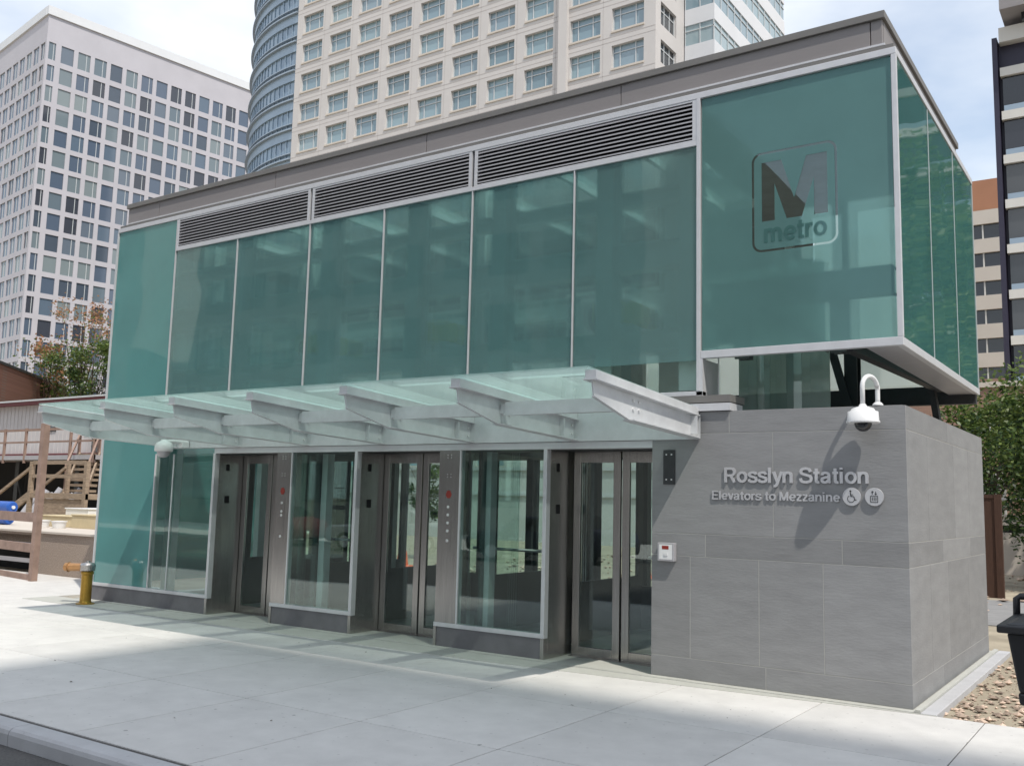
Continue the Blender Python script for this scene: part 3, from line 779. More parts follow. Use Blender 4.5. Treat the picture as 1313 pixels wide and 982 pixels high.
for a, b_ in [(-11.80, -10.0), (-9.98, -8.2), (-8.18, -6.4), (-6.38, -4.5), (-4.48, -2.0), (-1.98, -0.03)]:
    if b_ < -2.5 or b_ == -2.0:
        B('rear_frosted_pane', 'frost_back', st, (a, b_, D - 0.03, D - 0.018, 3.19, 3.85)); B('rear_panel', 'steel_mid', st, (a, b_, D - 0.05, D - 0.018, 3.851, 5.59))
    else:
        B('rear_frosted_pane', 'frost_back', st, (a, b_, D - 0.03, D - 0.018, 3.19, 5.74))
B('left_end_pane', 'frost_side', st, (-11.81, -11.798, 0.06, D - 0.07, 0.23, 5.74))
for x in (-9.99, -8.19, -6.39, -4.49):
    B('rear_mullion', 'steel_dark', st, (x - 0.03, x + 0.03, D - 0.10, D - 0.035, 0.42, 2.30))
def wide_flange(name, p, q, w, h, mat='steel_green'):
    m = MB(); p, q = Vector(p), Vector(q); d = (q - p).normalized()
    up = Vector((0, 1, 0)) if abs(d.z) > 0.7 else Vector((0, 0, 1))
    a = d.cross(up).normalized(); b2 = a.cross(d).normalized()
    t = 0.018
    m.bar(p + b2 * (h / 2 - t / 2), q + b2 * (h / 2 - t / 2), w, t, up=up); m.bar(p - b2 * (h / 2 - t / 2), q - b2 * (h / 2 - t / 2), w, t, up=up)
    m.bar(p, q, t, h - 2 * t - 0.001, up=up)
    return m.build(name, mat, st)
for x in (-11.45, -9.0, -7.25, -5.75, -4.45, -3.05, -2.08):
    wide_flange('interior_column', (x, 0.26, 2.78), (x, 0.26, 5.59), 0.20, 0.22)
for x in (-10.6, -8.4, -5.3, -2.6):
    wide_flange('interior_column', (x, 0.95, 2.78), (x, 0.95, 5.59), 0.26, 0.22)
for y in (0.9, 2.9):
    wide_flange('interior_beam', (-11.7, y - 0.5, 4.28), (-2.0, y - 0.5, 4.28), 0.2, 0.30, 'steel_green')
wide_flange('interior_beam', (-11.7, 0.45, 4.95), (-2.0, 0.45, 4.95), 0.16, 0.16)
wide_flange('interior_beam', (-11.7, 0.75, 3.42), (-2.0, 0.75, 3.42), 0.2, 0.24)
wide_flange('interior_beam', (-1.88, 0.30, 3.72), (-0.12, 0.30, 3.72), 0.18, 0.26, 'steel_mid')
wide_flange('interior_column', (-0.62, 0.30, ZB - 0.02), (-0.62, 0.30, 3.58), 0.14, 0.14, 'steel_mid')
wide_flange('interior_column', (-1.55, 0.30, ZB - 0.02), (-1.55, 0.30, 3.58), 0.14, 0.14, 'steel_mid')
wide_flange('interior_column', (-1.42, 3.8, 2.555), (-1.42, 3.8, 5.59), 0.16, 0.2, 'steel_dark')
m = MB(); m.bar((-1.66, 3.66, 3.75), (-1.40, 3.68, 2.75), 0.06, 0.10)
m.build('brace', 'steel_dark', st)
m = MB(); m.bar((-0.55, 3.75, 3.75), (-0.42, 3.8, 2.70), 0.07, 0.14)
m.build('brace', 'steel_dark', st)
m = MB(); m.bar((-1.40, 0.32, 3.58), (-0.72, 0.32, 3.14), 0.06, 0.10)
m.build('brace', 'steel_mid', st)
m = MB(); m.bar((-0.55, 0.3, 3.15), (-0.40, 3.9, 3.15), 0.10, 0.10)
m.build('brace', 'steel_dark', st)
B('machine_floor', 'slab', st, (-9.1, -7.7, 0.8, 3.6, 2.60, 2.72), (-6.4, -4.9, 0.8, 3.6, 2.60, 2.72), (-3.7, -2.4, 0.8, 3.6, 2.60, 2.72))
for i, x in enumerate((-8.0, -5.85, -3.2)):
    h = thing('hoist_motor', (x, 1.3, 2.72), ['yellow hoist motor blurred behind the third frosted pane from the left', 'yellow hoist motor blurred behind the fifth frosted pane from the left',
              'yellow hoist motor blurred behind the frosted pane next to the logo'][i], 'motor', 'hoist motors in the machine room')
    B('motor_housing', 'machine', h, (x - 0.30, x + 0.20, 0.75, 1.2, 3.66, 3.92), bevel=0.05)
    B('motor_stand', 'steel_green', h, (x - 0.2, x + 0.15, 0.8, 1.15, 2.72, 3.655))
    MB().tube([(x - 0.42, 0.97, 3.78), (x - 0.305, 0.97, 3.78)], 0.16, 16).build('sheave', 'steel_dark', h)
for i, (x, nm) in enumerate([(-8.45, 'left'), (-5.75, 'middle'), (-3.0, 'right')]):
    c = thing('elevator_cab', (x, 1.5, 0.02), f'dark glass-backed elevator cab behind the {nm} pair of steel doors', 'elevator', 'elevator cabs behind the doors')
    B('cab_floor', 'slab', c, (x - 0.75, x + 0.75, 0.66, 2.5, 0.021, 0.09))
    B('cab_ceiling', 'steel_dark', c, (x - 0.75, x + 0.75, 0.66, 2.5, 2.22, 2.34))
    for s in (-1, 1):
        m = MB().box(x + s * 0.75 - 0.02, x + s * 0.75 + 0.02, 0.66, 0.80, 0.091, 2.219).box(x + s * 0.75 - 0.02, x + s * 0.75 + 0.02, 2.36, 2.5, 0.091, 2.219)
        m.box(x + s * 0.75 - 0.02, x + s * 0.75 + 0.02, 0.801, 2.359, 0.091, 0.75)
        m.build('cab_side_frame', 'steel_dark', c)
    m = MB()
    for q in (-0.30, 0.30): m.box(x + q - 0.05, x + q + 0.05, 2.44, 2.49, 0.091, 2.219)
    m.box(x - 0.73, x + 0.73, 2.45, 2.48, 0.091, 0.62)
    m.build('cab_rear_frame', 'steel_dark', c)
    MB().tube([(x - 0.6, 2.40, 0.98), (x + 0.6, 2.40, 0.98)], 0.02, 8).build('handrail', 'button', c)
# shaft steel seen through the storefront windows
for x, y, w, mt in [(-7.20, 1.5, 0.10, 'steel_green'), (-9.42, 2.75, 0.34, 'steel_dark'), (-7.40, 0.45, 0.10, 'steel_green'), (-6.62, 0.9, 0.05, 'steel_green'), (-4.68, 0.4, 0.07, 'steel_green'),
                    (-3.95, 1.0, 0.08, 'steel_green'), (-4.35, 2.2, 0.22, 'steel_dark'), (-4.0, 3.0, 0.16, 'steel_dark'),
                    (-9.95, 1.6, 0.2, 'steel_green'), (-9.55, 1.2, 0.10, 'steel_green'), (-9.75, 2.6, 0.24, 'steel_dark'), (-10.9, 1.6, 0.22, 'steel_green'), (-11.4, 1.0, 0.2, 'steel_green')]:
    B('guide_rail', mt, st, (x - w / 2, x + w / 2, y, y + 0.12, 0.021, 2.70))
for x in (-7.47, -4.72):
    B('side_glass', 'clear', st, (x, x + 0.012, 0.10, 1.1, 0.022, 2.55))
for x in (-7.55, -4.28):
    m = MB()
    for k in range(5): m.tube([(x + k * 0.035, 1.75, 0.03), (x + k * 0.035, 1.75, 2.9)], 0.006, 5)
    m.build('hoist_cable', 'button', st)
    B('counterweight', 'dark', st, (x - 0.05, x + 0.15, 1.4, 1.6, 1.15, 1.65))

# ------------------------------------------------------------------ security cameras
def camera_unit(px, py, pz, dx, dy, top, label, down=0.0, scale=1.0):
    c = thing('security_camera', (px, py, pz), label, 'security camera', 'white dome security cameras')
    # gooseneck from mount, up and over to the dome
    pts = []
    n = 14; r = 0.5
    ex, ey = px + dx, py + dy
    for k in range(5): pts.append((px, py, pz + 0.02 + (top - 0.10 - pz) * k / 4))
    for k in range(1, n):
        t = math.pi * k / n
        u = (1 - math.cos(t)) / 2
        pts.append((px + dx * u, py + dy * u, top - 0.10 + 0.10 * math.sin(t)))
    pts.append((ex, ey, top - 0.10)); pts.append((ex, ey, down + 0.13))
    MB().tube(pts, 0.020, 14).build('gooseneck_arm', 'white', c, smooth=True)
    MB().lathe([(0.045, 0.0), (0.045, 0.012), (0.026, 0.03)], (px, py, pz), 20).build('mounting_flange', 'white', c, bevel=0.002)
    zc = down
    MB().lathe([(0.025, 0.15), (0.036, 0.130), (0.090, 0.112), (0.105, 0.088), (0.126, 0.084), (0.131, 0.012), (0.140, -0.004), (0.138, -0.014), (0.09, -0.014)], (ex, ey, zc), 32).build('housing', 'white', c, smooth=True)
    prof = [(0.072 * math.cos(R(a)), -0.016 - 0.072 * math.sin(R(a))) for a in range(0, 86, 8)]
    MB().lathe([(0.072, -0.013)] + prof, (ex, ey, zc), 28).build('dome_window', 'smoke', c, smooth=True)
camera_unit(-0.235, 0.04, 2.552, -0.07, -0.235, 2.80, 'white dome camera on a gooseneck arm above the stone wall', down=2.395)
c = thing('security_camera', (-9.56, -0.011, 2.33), 'white dome camera hung beneath the canopy near its far left end', 'security camera', 'white dome security cameras')
MB().lathe([(0.05, 0), (0.05, 0.02)], (-9.62, -0.45, 2.30), 20).tube([(-9.69, -0.02, 2.36), (-9.69, -0.25, 2.36), (-9.62, -0.45, 2.34)], 0.03, 10).build('bracket_arm', 'white', c, smooth=False)
MB().lathe([(0.03, 0.13), (0.05, 0.11), (0.10, 0.085), (0.12, 0.04), (0.122, -0.03), (0.11, -0.035)], (-9.56, -0.5, 2.24), 28).build('housing', 'white', c, smooth=True)
MB().lathe([(0.095, -0.036)] + [(0.09 * math.cos(R(a)), -0.037 - 0.085 * math.sin(R(a))) for a in range(0, 86, 10)], (-9.56, -0.5, 2.24), 24).build('dome_window', 'louver', c, smooth=True)
MB().box(-9.73, -9.65, -0.14, -0.02, 2.28, 2.37).build('junction_box', 'white', c, bevel=0.008)

# ------------------------------------------------------------------ brass standpipe
sp = thing('standpipe', (-11.30, -0.40, 0.0), 'short brass standpipe with a copper cap at the left corner of the glass building', 'standpipe')
bx, by = -11.30, -0.40
MB().lathe([(0.13, 0.0), (0.13, 0.012), (0.09, 0.02), (0.078, 0.05), (0.078, 0.42), (0.09, 0.43), (0.09, 0.46), (0.08, 0.47)], (bx, by, 0.006), 24).build('pipe_body', 'brass', sp, smooth=False, bevel=0.003)
MB().lathe([(0.082, 0.471), (0.105, 0.48), (0.11, 0.56), (0.09, 0.585), (0.03, 0.60), (0.028, 0.62)], (bx, by, 0.006), 24).build('cap', 'steel', sp)
MB().tube([(bx - 0.06, by - 0.03, 0.53), (bx - 0.27, by - 0.12, 0.525), (bx - 0.28, by - 0.125, 0.525)], [0.055, 0.06, 0.075], 16).build('hose_outlet', 'copper', sp)
MB().tube([(bx - 0.28, by - 0.125, 0.525), (bx - 0.33, by - 0.145, 0.525)], 0.062, 16).build('outlet_cap', 'copper', sp)

# ------------------------------------------------------------------ black bin at right
bn = thing('wheeled_bin', (1.36, -2.95, 0), 'black plastic wheeled bin cut by the right edge of the picture', 'bin')
m = MB()
def frus(z0, z1, a, b_): # a,b half sizes
    x, y = 1.45, -2.92
    m.hexa([(x - a[0], y - a[1], z0), (x + a[0], y - a[1], z0), (x + a[0], y + a[1], z0), (x - a[0], y + a[1], z0),
            (x - b_[0], y - b_[1], z1), (x + b_[0], y - b_[1], z1), (x + b_[0], y + b_[1], z1), (x - b_[0], y + b_[1], z1)])
frus(0.06, 0.70, (0.175, 0.175), (0.27, 0.27)); frus(0.7005, 0.76, (0.285, 0.285), (0.29, 0.29)); frus(0.7605, 1.05, (0.285, 0.285), (0.325, 0.325))
m.build('bin_body', 'black', bn, bevel=0.012)
m = MB(); frus(1.051, 1.09, (0.365, 0.365), (0.365, 0.365)); frus(1.0905, 1.10, (0.33, 0.33), (0.30, 0.30))
m.build('rim', 'black', bn, bevel=0.008)
MB().tube([(1.10, -2.62, 1.08), (1.10, -2.60, 1.17), (1.12, -2.60, 1.185), (1.4, -2.60, 1.185), (1.72, -2.60, 1.185), (1.74, -2.60, 1.17), (1.74, -2.62, 1.08)], 0.019, 10).build('handle', 'black', bn, smooth=True)
for s in (-1, 1):
    MB().tube([(1.40 + s * 0.20, -2.70, 0.09), (1.40 + s * 0.25, -2.70, 0.09)], 0.085, 20).build('wheel', 'black', bn)
for x in (-10.0, -7.9, -6.6, -5.0, -3.7, -2.3):
    B('rear_stiffener', 'steel_green', st, (x - 0.05, x + 0.05, D - 0.16, D - 0.055, 3.2, 5.59))
for i, (x, y0, z0, w_, h_) in enumerate([(-9.6, 2.2, 2.72, 0.9, 1.5), (-6.9, 2.4, 2.72, 0.8, 1.25), (-4.2, 2.1, 2.72, 1.0, 1.7)]):
    c = thing('control_cabinet', (x, y0, z0), ['grey control cabinet behind the second frosted pane from the left', 'grey control cabinet behind the middle frosted panes', 'tall grey control cabinet behind the sixth frosted pane'][i], 'cabinet', 'control cabinets in the machine room')
    B('cabinet_body', 'fascia', c, (x - w_ / 2, x + w_ / 2, y0, y0 + 0.4, z0, z0 + h_), bevel=0.01)
    B('cabinet_door', 'louver', c, (x - w_ / 2 + 0.04, x + w_ / 2 - 0.04, y0 - 0.012, y0 - 0.001, z0 + 0.05, z0 + h_ - 0.05))
#@@SITE
# ------------------------------------------------------------------ loose stones beside the pad (stuff)
def stones(name, x0, x1, y0, y1, n, smin, smax, z=-0.045, seed=3, dens=None):
    rnd = random.Random(seed); m = MB()
    base = [(0, 0, 1), (.9, 0, .2), (.28, .85, .25), (-.72, .52, .2), (-.72, -.52, .25), (.28, -.85, .2), (0, 0, -.6)]
    fc = [(0, 1, 2), (0, 2, 3), (0, 3, 4), (0, 4, 5), (0, 5, 1), (6, 2, 1), (6, 3, 2), (6, 4, 3), (6, 5, 4), (6, 1, 5)]
    for _ in range(n):
        s = smin + (smax - smin) * rnd.random() ** 3
        x = rnd.uniform(x0, x1); y = y0 + (y1 - y0) * rnd.random() ** 1.4; a = rnd.uniform(0, 6.28); sq = rnd.uniform(0.5, 1); st_ = rnd.uniform(.6, 1.3)
        vs_ = []
        for px, py, pz in base:
            px *= st_ * rnd.uniform(.8, 1.2); py *= rnd.uniform(.8, 1.2)
            vs_.append((x + s * (px * math.cos(a) - py * math.sin(a)), y + s * (px * math.sin(a) + py * math.cos(a)), z + s * 0.35 + s * pz * sq * 0.7))
        m.add(vs_, fc)
    return m.build(name, 'gravel', None, loc=(x0, y0, z), fix=False)
tag(stones('gravel', 0.20, 2.2, -0.07, 7.4, 3200, 0.008, 0.05), kind='stuff')
tag(stones('site_rubble', -14, -0.5, 4.5, 22, 1500, 0.02, 0.12, seed=9), kind='stuff')

# leaf litter on walk: a few specks
m = MB(); rnd = random.Random(5)
for _ in range(34):
    x = rnd.uniform(-8, 1.2); y = rnd.uniform(-4.6, -0.7); s = rnd.uniform(0.005, 0.013); a = rnd.uniform(0, 6.28)
    m.add([(x + s * math.cos(a + t) * k, y + s * math.sin(a + t), 0.0035 + (0.004 if t > 3 else 0)) for t, k in ((0, 1.4), (1.57, 1), (3.14, 1.4), (4.71, 1))], [(0, 1, 2, 3)])
tag(m.build('leaf_litter', 'bark', None, loc=(-4, -2, 0), fix=False), kind='stuff')

# ------------------------------------------------------------------ trees
def tree(name, loc, height, crown_r, crown_h, leaves, size, mats, label, cat='tree', group=None, seed=1, trunk_r=0.14, lean=(0, 0), flat=1.0, clusters=26, crown_base=None):
    rnd = random.Random(seed)
    t = thing(name, loc, label, cat, group)
    x, y, z = loc
    cz = z + height - crown_h / 2
    top = Vector((x + lean[0], y + lean[1], z + height - crown_h * 0.25))
    m = MB(); m.tube([(x, y, z - 0.1), (x + lean[0] * .3, y + lean[1] * .3, z + height * 0.35), (x + lean[0] * .7, y + lean[1] * .7, z + height * 0.65), tuple(top)],
                     [trunk_r, trunk_r * .8, trunk_r * .5, trunk_r * .15], 10)
    tr = m.build('trunk', 'bark', t)
    cl = []
    lm = MB()
    for k in range(clusters):
        a = rnd.uniform(0, 6.28); u = rnd.uniform(-1, 1); rr = rnd.uniform(.35, 1.0)
        q = math.sqrt(max(0, 1 - u * u))
        c = Vector((x + lean[0] + crown_r * rr * q * math.cos(a), y + lean[1] + crown_r * rr * q * math.sin(a) * flat, cz + crown_h / 2 * u * rnd.uniform(.7, 1.05)))
        cl.append((c, rnd.uniform(.18, .42) * crown_r))
        h = rnd.uniform(.35, .8); s = Vector((x + lean[0] * h, y + lean[1] * h, z + (height - crown_h * .25) * h))
        mid = (s + c) / 2 + Vector((0, 0, -0.06 * crown_h))
        lm.tube([s, mid, c], [trunk_r * .35, trunk_r * .2, trunk_r * .06], 6)
    lm.build('branch', 'bark', t)
    groups = [MB() for _ in mats]
    for _ in range(leaves):
        c, r = cl[rnd.randrange(len(cl))]
        d = Vector((rnd.gauss(0, 1), rnd.gauss(0, 1), rnd.gauss(0, .8)))
        d = d.normalized() * r * (rnd.random() ** 0.45)
        p = c + d; s = size * rnd.uniform(.6, 1.3)
        a = Vector((rnd.gauss(0, 1), rnd.gauss(0, 1), rnd.gauss(0, .6))).normalized(); b2 = a.cross(Vector((rnd.gauss(0, 1), rnd.gauss(0, 1), rnd.gauss(0, 1)))).normalized()
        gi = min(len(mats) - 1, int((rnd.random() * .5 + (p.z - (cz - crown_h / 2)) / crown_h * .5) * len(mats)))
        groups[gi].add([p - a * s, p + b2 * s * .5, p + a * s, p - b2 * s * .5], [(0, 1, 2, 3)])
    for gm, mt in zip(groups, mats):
        if gm.v: gm.build('crown', mt, t, fix=False)
    return t
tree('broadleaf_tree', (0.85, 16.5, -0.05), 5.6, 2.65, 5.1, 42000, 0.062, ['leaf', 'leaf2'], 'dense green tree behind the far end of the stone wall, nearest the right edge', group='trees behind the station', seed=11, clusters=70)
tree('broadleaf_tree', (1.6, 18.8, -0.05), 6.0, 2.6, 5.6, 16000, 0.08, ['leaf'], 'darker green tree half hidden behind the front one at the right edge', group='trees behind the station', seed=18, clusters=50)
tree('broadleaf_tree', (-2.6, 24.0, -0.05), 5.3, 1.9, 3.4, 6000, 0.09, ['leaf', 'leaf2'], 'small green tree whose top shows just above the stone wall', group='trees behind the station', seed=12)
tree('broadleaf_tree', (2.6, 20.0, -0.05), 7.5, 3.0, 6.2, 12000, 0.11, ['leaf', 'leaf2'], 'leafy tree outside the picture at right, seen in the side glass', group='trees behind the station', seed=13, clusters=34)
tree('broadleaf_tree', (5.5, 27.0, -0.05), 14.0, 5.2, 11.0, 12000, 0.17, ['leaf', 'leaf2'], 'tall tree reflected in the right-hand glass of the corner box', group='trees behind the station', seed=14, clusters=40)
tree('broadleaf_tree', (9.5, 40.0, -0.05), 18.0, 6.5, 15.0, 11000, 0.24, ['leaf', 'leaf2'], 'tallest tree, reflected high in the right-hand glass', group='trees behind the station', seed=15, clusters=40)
tree('shrub', (-51.2, 24.0, 0.5), 10.2, 2.4, 4.6, 6500, 0.10, ['leaf', 'leaf2'], 'dense bright green bush in front of the white office block', cat='bush', seed=21, clusters=22)
tree('red_leaf_tree', (-53.8, 24.8, 0.5), 12.8, 3.2, 5.4, 2200, 0.10, ['leaf2', 'leaf2', 'leaf_o', 'leaf_o'], 'sparse tree with orange and green leaves against the white office block', seed=22, clusters=24)
tree('shrub', (-56.2, 24.2, 0.5), 10.2, 2.2, 3.2, 1300, 0.13, ['leaf2', 'leaf_o'], 'thin bush with yellowish leaves above the brown brick wall', cat='bush', seed=23, clusters=16)

# ------------------------------------------------------------------ behind at right
pw = thing('timber_post', (-1.09, 13.0, -0.05), 'dark brown timber screen panel past the far corner of the stone wall', 'wooden panel')
B('panel_board', 'wood_dark', pw, (-1.32, -1.06, 13.0, 13.06, -0.05, 2.0))
B('post', 'wood_dark', pw, (-1.055, -0.93, 12.97, 13.1, -0.05, 2.03))
B('top_rail', 'wood_dark', pw, (-1.32, -1.056, 12.98, 13.08, 1.95, 2.02))
lw = thing('garden_wall', (2, 20, -0.05), 'low tan concrete wall crossing behind the trees at right', 'wall')
B('wall', 'beigeb', lw, (-12, 14, 21.5, 21.8, -0.05, 1.12), (-12, 14, 21.45, 21.85, 1.32, 1.55))
B('coping', 'beigeb', lw, (-12, 14, 21.42, 21.88, 1.551, 1.62))
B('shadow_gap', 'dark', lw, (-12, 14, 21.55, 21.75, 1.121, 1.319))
rl = thing('steel_railing', (1, 22.2, 0), 'thin metal railing above the low tan wall at right', 'railing')
B('rail', 'louver', rl, (-3, 14, 22.2, 22.24, 2.05, 2.09))
for k in range(8): B('railing_post', 'louver', rl, (-2.6 + k * 2, -2.56 + k * 2, 22.2, 22.24, -0.05, 2.05))

# site hoarding and things seen through the clear glass
hd = thing('site_hoarding', (-20, 26, 0), 'long pale panelled wall seen through the elevator glass', 'wall')
m = MB()
for k in range(24): m.box(-48 + k * 1.9, -48 + k * 1.9 + 1.88, 26, 26.1, -0.05, 3.0)
m.build('panels', 'pale', hd)
m = MB()
m.box(-48, -3, 25.9, 25.98, 3.001, 3.15).box(-48, -3, 25.92, 25.99, 1.9, 2.0)
m.build('rail', 'alu', hd)
tree('young_tree', (-15.6, 12.6, -0.05), 3.2, 0.9, 2.2, 1500, 0.06, ['leaf', 'leaf2'], 'slim young tree seen through the glass of the middle door', seed=31, clusters=12, trunk_r=0.04)
def cone(x, y, label, s=1.0):
    c = thing('traffic_cone', (x, y, -0.045), label, 'traffic cone', 'orange traffic cones on the site')
    z = -0.045
    B('cone_base', 'orange', c, (x - 0.2 * s, x + 0.2 * s, y - 0.2 * s, y + 0.2 * s, z, z + 0.04 * s), bevel=0.01)
    h = lambda t: 0.155 - 0.125 * t
    MB().lathe([(s * h(0), 0.041 * s), (s * h(.42), .40 * s)], (x, y, z), 20).build('cone_body', 'orange', c)
    MB().lathe([(s * h(.42), .401 * s), (s * h(.58), .54 * s)], (x, y, z), 20).build('white_band', 'white', c)
    MB().lathe([(s * h(.58), .541 * s), (s * h(.68), .62 * s)], (x, y, z), 20).build('cone_body', 'orange', c)
    MB().lathe([(s * h(.68), .621 * s), (s * h(.8), .72 * s)], (x, y, z), 20).build('white_band', 'white', c)
    MB().lathe([(s * h(.8), .721 * s), (s * h(1), .88 * s)], (x, y, z), 20).build('cone_body', 'orange', c)
cone(-14.1, 9.9, 'orange and white cone seen through the middle elevator door')
cone(-8.1, 11.4, 'orange and white cone seen at the edge of the right elevator door')

# ------------------------------------------------------------------ construction site at left
pt = thing('site_platform', (-18, 2, -0.05), 'pebble-faced retaining block beside the glass building carrying crates', 'retaining wall')
B('pebbled_face', 'block', pt, (-17.0, -14.3, 1.95, 2.4, -0.05, 0.79))
B('deck', 'block', pt, (-24, -14.3, 2.41, 7.5, 0.5, 0.79), (-24, -17.01, 1.95, 2.4, 0.74, 0.79))
B('deck_cap', 'beigeb', pt, (-24, -14.28, 1.9, 7.5, 0.791, 0.83))
B('steel_rail', 'louver', pt, (-24, -17.02, 2.0, 2.08, 0.18, 0.26), (-24, -17.02, 2.0, 2.08, 0.50, 0.58))
B('dark_back', 'dark', pt, (-24, -17.02, 2.6, 2.7, -0.05, 0.49))  # near-black sheet, puts the shade of the open rack into colour
tf = thing('timber_fence', (-15.2, 0.9, 0), 'reddish timber barrier with three rails at the far left of the pavement', 'fence')
B('post', 'wood_red', tf, (-15.29, -15.17, 0.95, 1.06, -0.045, 2.86))
for z0, z1 in [(1.05, 1.22), (0.50, 0.66), (-0.03, 0.10)]:
    m = MB(); m.hexa([(-19.5, 1.55, z0), (-15.31, 1.0, z0), (-15.31, 1.05, z0), (-19.5, 1.60, z0), (-19.5, 1.55, z1), (-15.31, 1.0, z1), (-15.31, 1.05, z1), (-19.5, 1.60, z1)])
    m.build('rail', 'wood_red', tf)
B('post', 'wood_red', tf, (-19.6, -19.5, 1.5, 1.62, -0.045, 1.3))
for i, (x, z) in enumerate([(-20.6, 0.83), (-20.5, 1.09)]):
    c = thing('blue_drum', (x, 3.1, z), ['blue plastic drum lying on the deck behind the timber barrier, lower of two', 'blue plastic drum lying on top of the other at the left edge'][i], 'drum', 'blue drums on the site deck')
    MB().tube([(x - 0.5, 3.1, z + 0.14), (x - 0.46, 3.1, z + 0.14), (x + 0.46, 3.1, z + 0.14), (x + 0.5, 3.1, z + 0.14)], [0.11, 0.135, 0.135, 0.11], 20).build('drum_body', 'blue', c)
    MB().tube([(x + 0.5, 3.1, z + 0.14), (x + 0.53, 3.1, z + 0.14)], 0.04, 10).build('bung', 'white', c)
for i, (x0, x1, z0, z1, y, mt, lb) in enumerate([(-18.1, -16.5, 0.83, 1.13, 3.4, 'cream', 'long cream board crate on the deck nearest the glass building'),
        (-19.6, -18.2, 0.83, 1.08, 3.5, 'cream', 'cream board crate on the deck beside the blue drums'), (-17.2, -16.1, 1.131, 1.33, 3.9, 'white', 'white sheeted stack behind the nearer cream crate'),
        (-19.2, -18.3, 1.081, 1.25, 3.9, 'white', 'white sheeted stack on the farther cream crate')]):
    c = thing('crate', ((x0 + x1) / 2, y, z0), lb, 'crate', 'crates on the site deck')
    B('crate_body', mt, c, (x0, x1, y, y + 0.8, z0, z1 - 0.03), bevel=0.01)
    B('crate_lid', mt, c, (x0 - 0.02, x1 + 0.02, y - 0.02, y + 0.82, z1 - 0.029, z1), bevel=0.006)
for i, (x, lb) in enumerate([(-18.55, 'white bucket left of the brace on the deck'), (-17.9, 'white bucket right beside the nearer crate')]):
    c = thing('white_bucket', (x, 3.0, 0.83), lb, 'bucket', 'white buckets')
    MB().lathe([(0.12, 0), (0.15, 0.13), (0.155, 0.14)], (x, 3.0, 0.831), 20).build('bucket_body', 'white', c)
    MB().lathe([(0.165, 0.1405), (0.165, 0.155), (0.1, 0.16)], (x, 3.0, 0.831), 20).build('lid', 'white', c)

# timber stair tower and landing
sr = thing('timber_stair', (-28.5, 9.5, -0.05), 'raw timber stair and railed landing in front of the cream cabin', 'stairs')
L0, L1, LY0, LY1, LZ = -30.1, -26.7, 9.0, 10.4, 1.55
B('landing_deck', 'wood', sr, (L0, L1, LY0, LY1, LZ - 0.18, LZ))
for x in (L0, L1 - 0.16):
    B('landing_post', 'wood', sr, (x, x + 0.16, LY0 - 0.02, LY0 + 0.10, -0.05, LZ + 1.05))
B('landing_post', 'wood', sr, (L0, L0 + 0.14, LY1 - 0.1, LY1, -0.05, LZ + 1.05))
B('landing_post', 'wood', sr, (L1 - 0.14, L1, LY1 - 0.1, LY1, -0.05, LZ + 1.05))
for z in (LZ + 0.5, LZ + 0.95):
    B('landing_rail', 'wood', sr, (L0 + 0.17, L1 - 0.17, LY0, LY0 + 0.05, z, z + 0.12))
B('cladding', 'wood', sr, (L0 + 0.9, L1 - 0.1, LY0 + 0.05, LY0 + 0.10, 0.0, LZ - 0.19))
FX0, FX1 = -29.4, -32.6
# flight up to the deck (rises to the left, away)
for k in range(8):
    t = k / 7; x = FX0 + (FX1 - FX0) * t; z = LZ + 0.05 + (3.0 - LZ - 0.05) * t
    B('tread', 'wood', sr, (x - 0.95, x + 0.35, 10.5 + t * 2.2, 10.85 + t * 2.2, z, z + 0.09))
for dx in (-1.0, 0.36):
    m = MB(); m.bar((FX0 + dx, 10.45, LZ + 0.0), (FX1 + dx, 12.9, 3.05), 0.07, 0.24)
    m.build('stringer', 'wood', sr)
    m = MB(); m.bar((FX0 + dx, 10.45, LZ + 0.95), (FX1 + dx, 12.9, 4.0), 0.06, 0.10)
    m.bar((FX0 + dx, 10.5, LZ), (FX0 + dx, 10.5, LZ + 1.0), 0.09, 0.09); m.bar((FX1 + dx, 12.85, 3.0), (FX1 + dx, 12.85, 4.1), 0.09, 0.09)
    m.build('handrail', 'wood_red', sr)
for dy in (0.0, 1.2):
    m = MB(); m.bar((L0, LY0 + 0.1 + dy, LZ - 0.05), (L0 - 3.2, LY0 + 0.1 + dy, 0.0), 0.07, 0.26)
    m.build('stringer', 'wood', sr)
    m = MB(); m.bar((L0, LY0 + 0.1 + dy, LZ + 0.9), (L0 - 3.2, LY0 + 0.1 + dy, 0.95), 0.07, 0.1)
    m.build('handrail', 'wood', sr)

# raised cream cabin with maroon trim
cb = thing('site_cabin', (-40, 13.4, 0), 'long cream corrugated cabin with maroon trim raised on dark supports', 'cabin')
m = MB(); rnd = random.Random(2)
xx = -60.0
while xx < -24.0:
    m.box(xx, xx + 0.22, 13.4, 13.52, 3.1, 5.25); m.box(xx + 0.22, xx + 0.30, 13.412, 13.52, 3.1, 5.25); xx += 0.3
m.box(-60, -24.0, 13.521, 18, 3.1, 5.25)
m.build('wall', 'trailer', cb)
B('roof', 'maroon', cb, (-60.3, -23.7, 13.1, 18.3, 5.251, 5.42))
B('roof_edge', 'mull', cb, (-60.3, -23.7, 13.05, 13.099, 5.38, 5.45))
B('floor_edge', 'maroon', cb, (-60.1, -23.9, 13.3, 13.399, 3.0, 3.16))
B('corner_trim', 'maroon', cb, (-31.3, -31.15, 13.33, 13.398, 3.17, 5.25))
w = B('window', 'steel_dark', cb, (-37.3, -36.3, 13.36, 13.399, 4.1, 4.95))
B('window_pane', 'win_dark', w, (-37.2, -36.4, 13.34, 13.359, 4.18, 4.88))
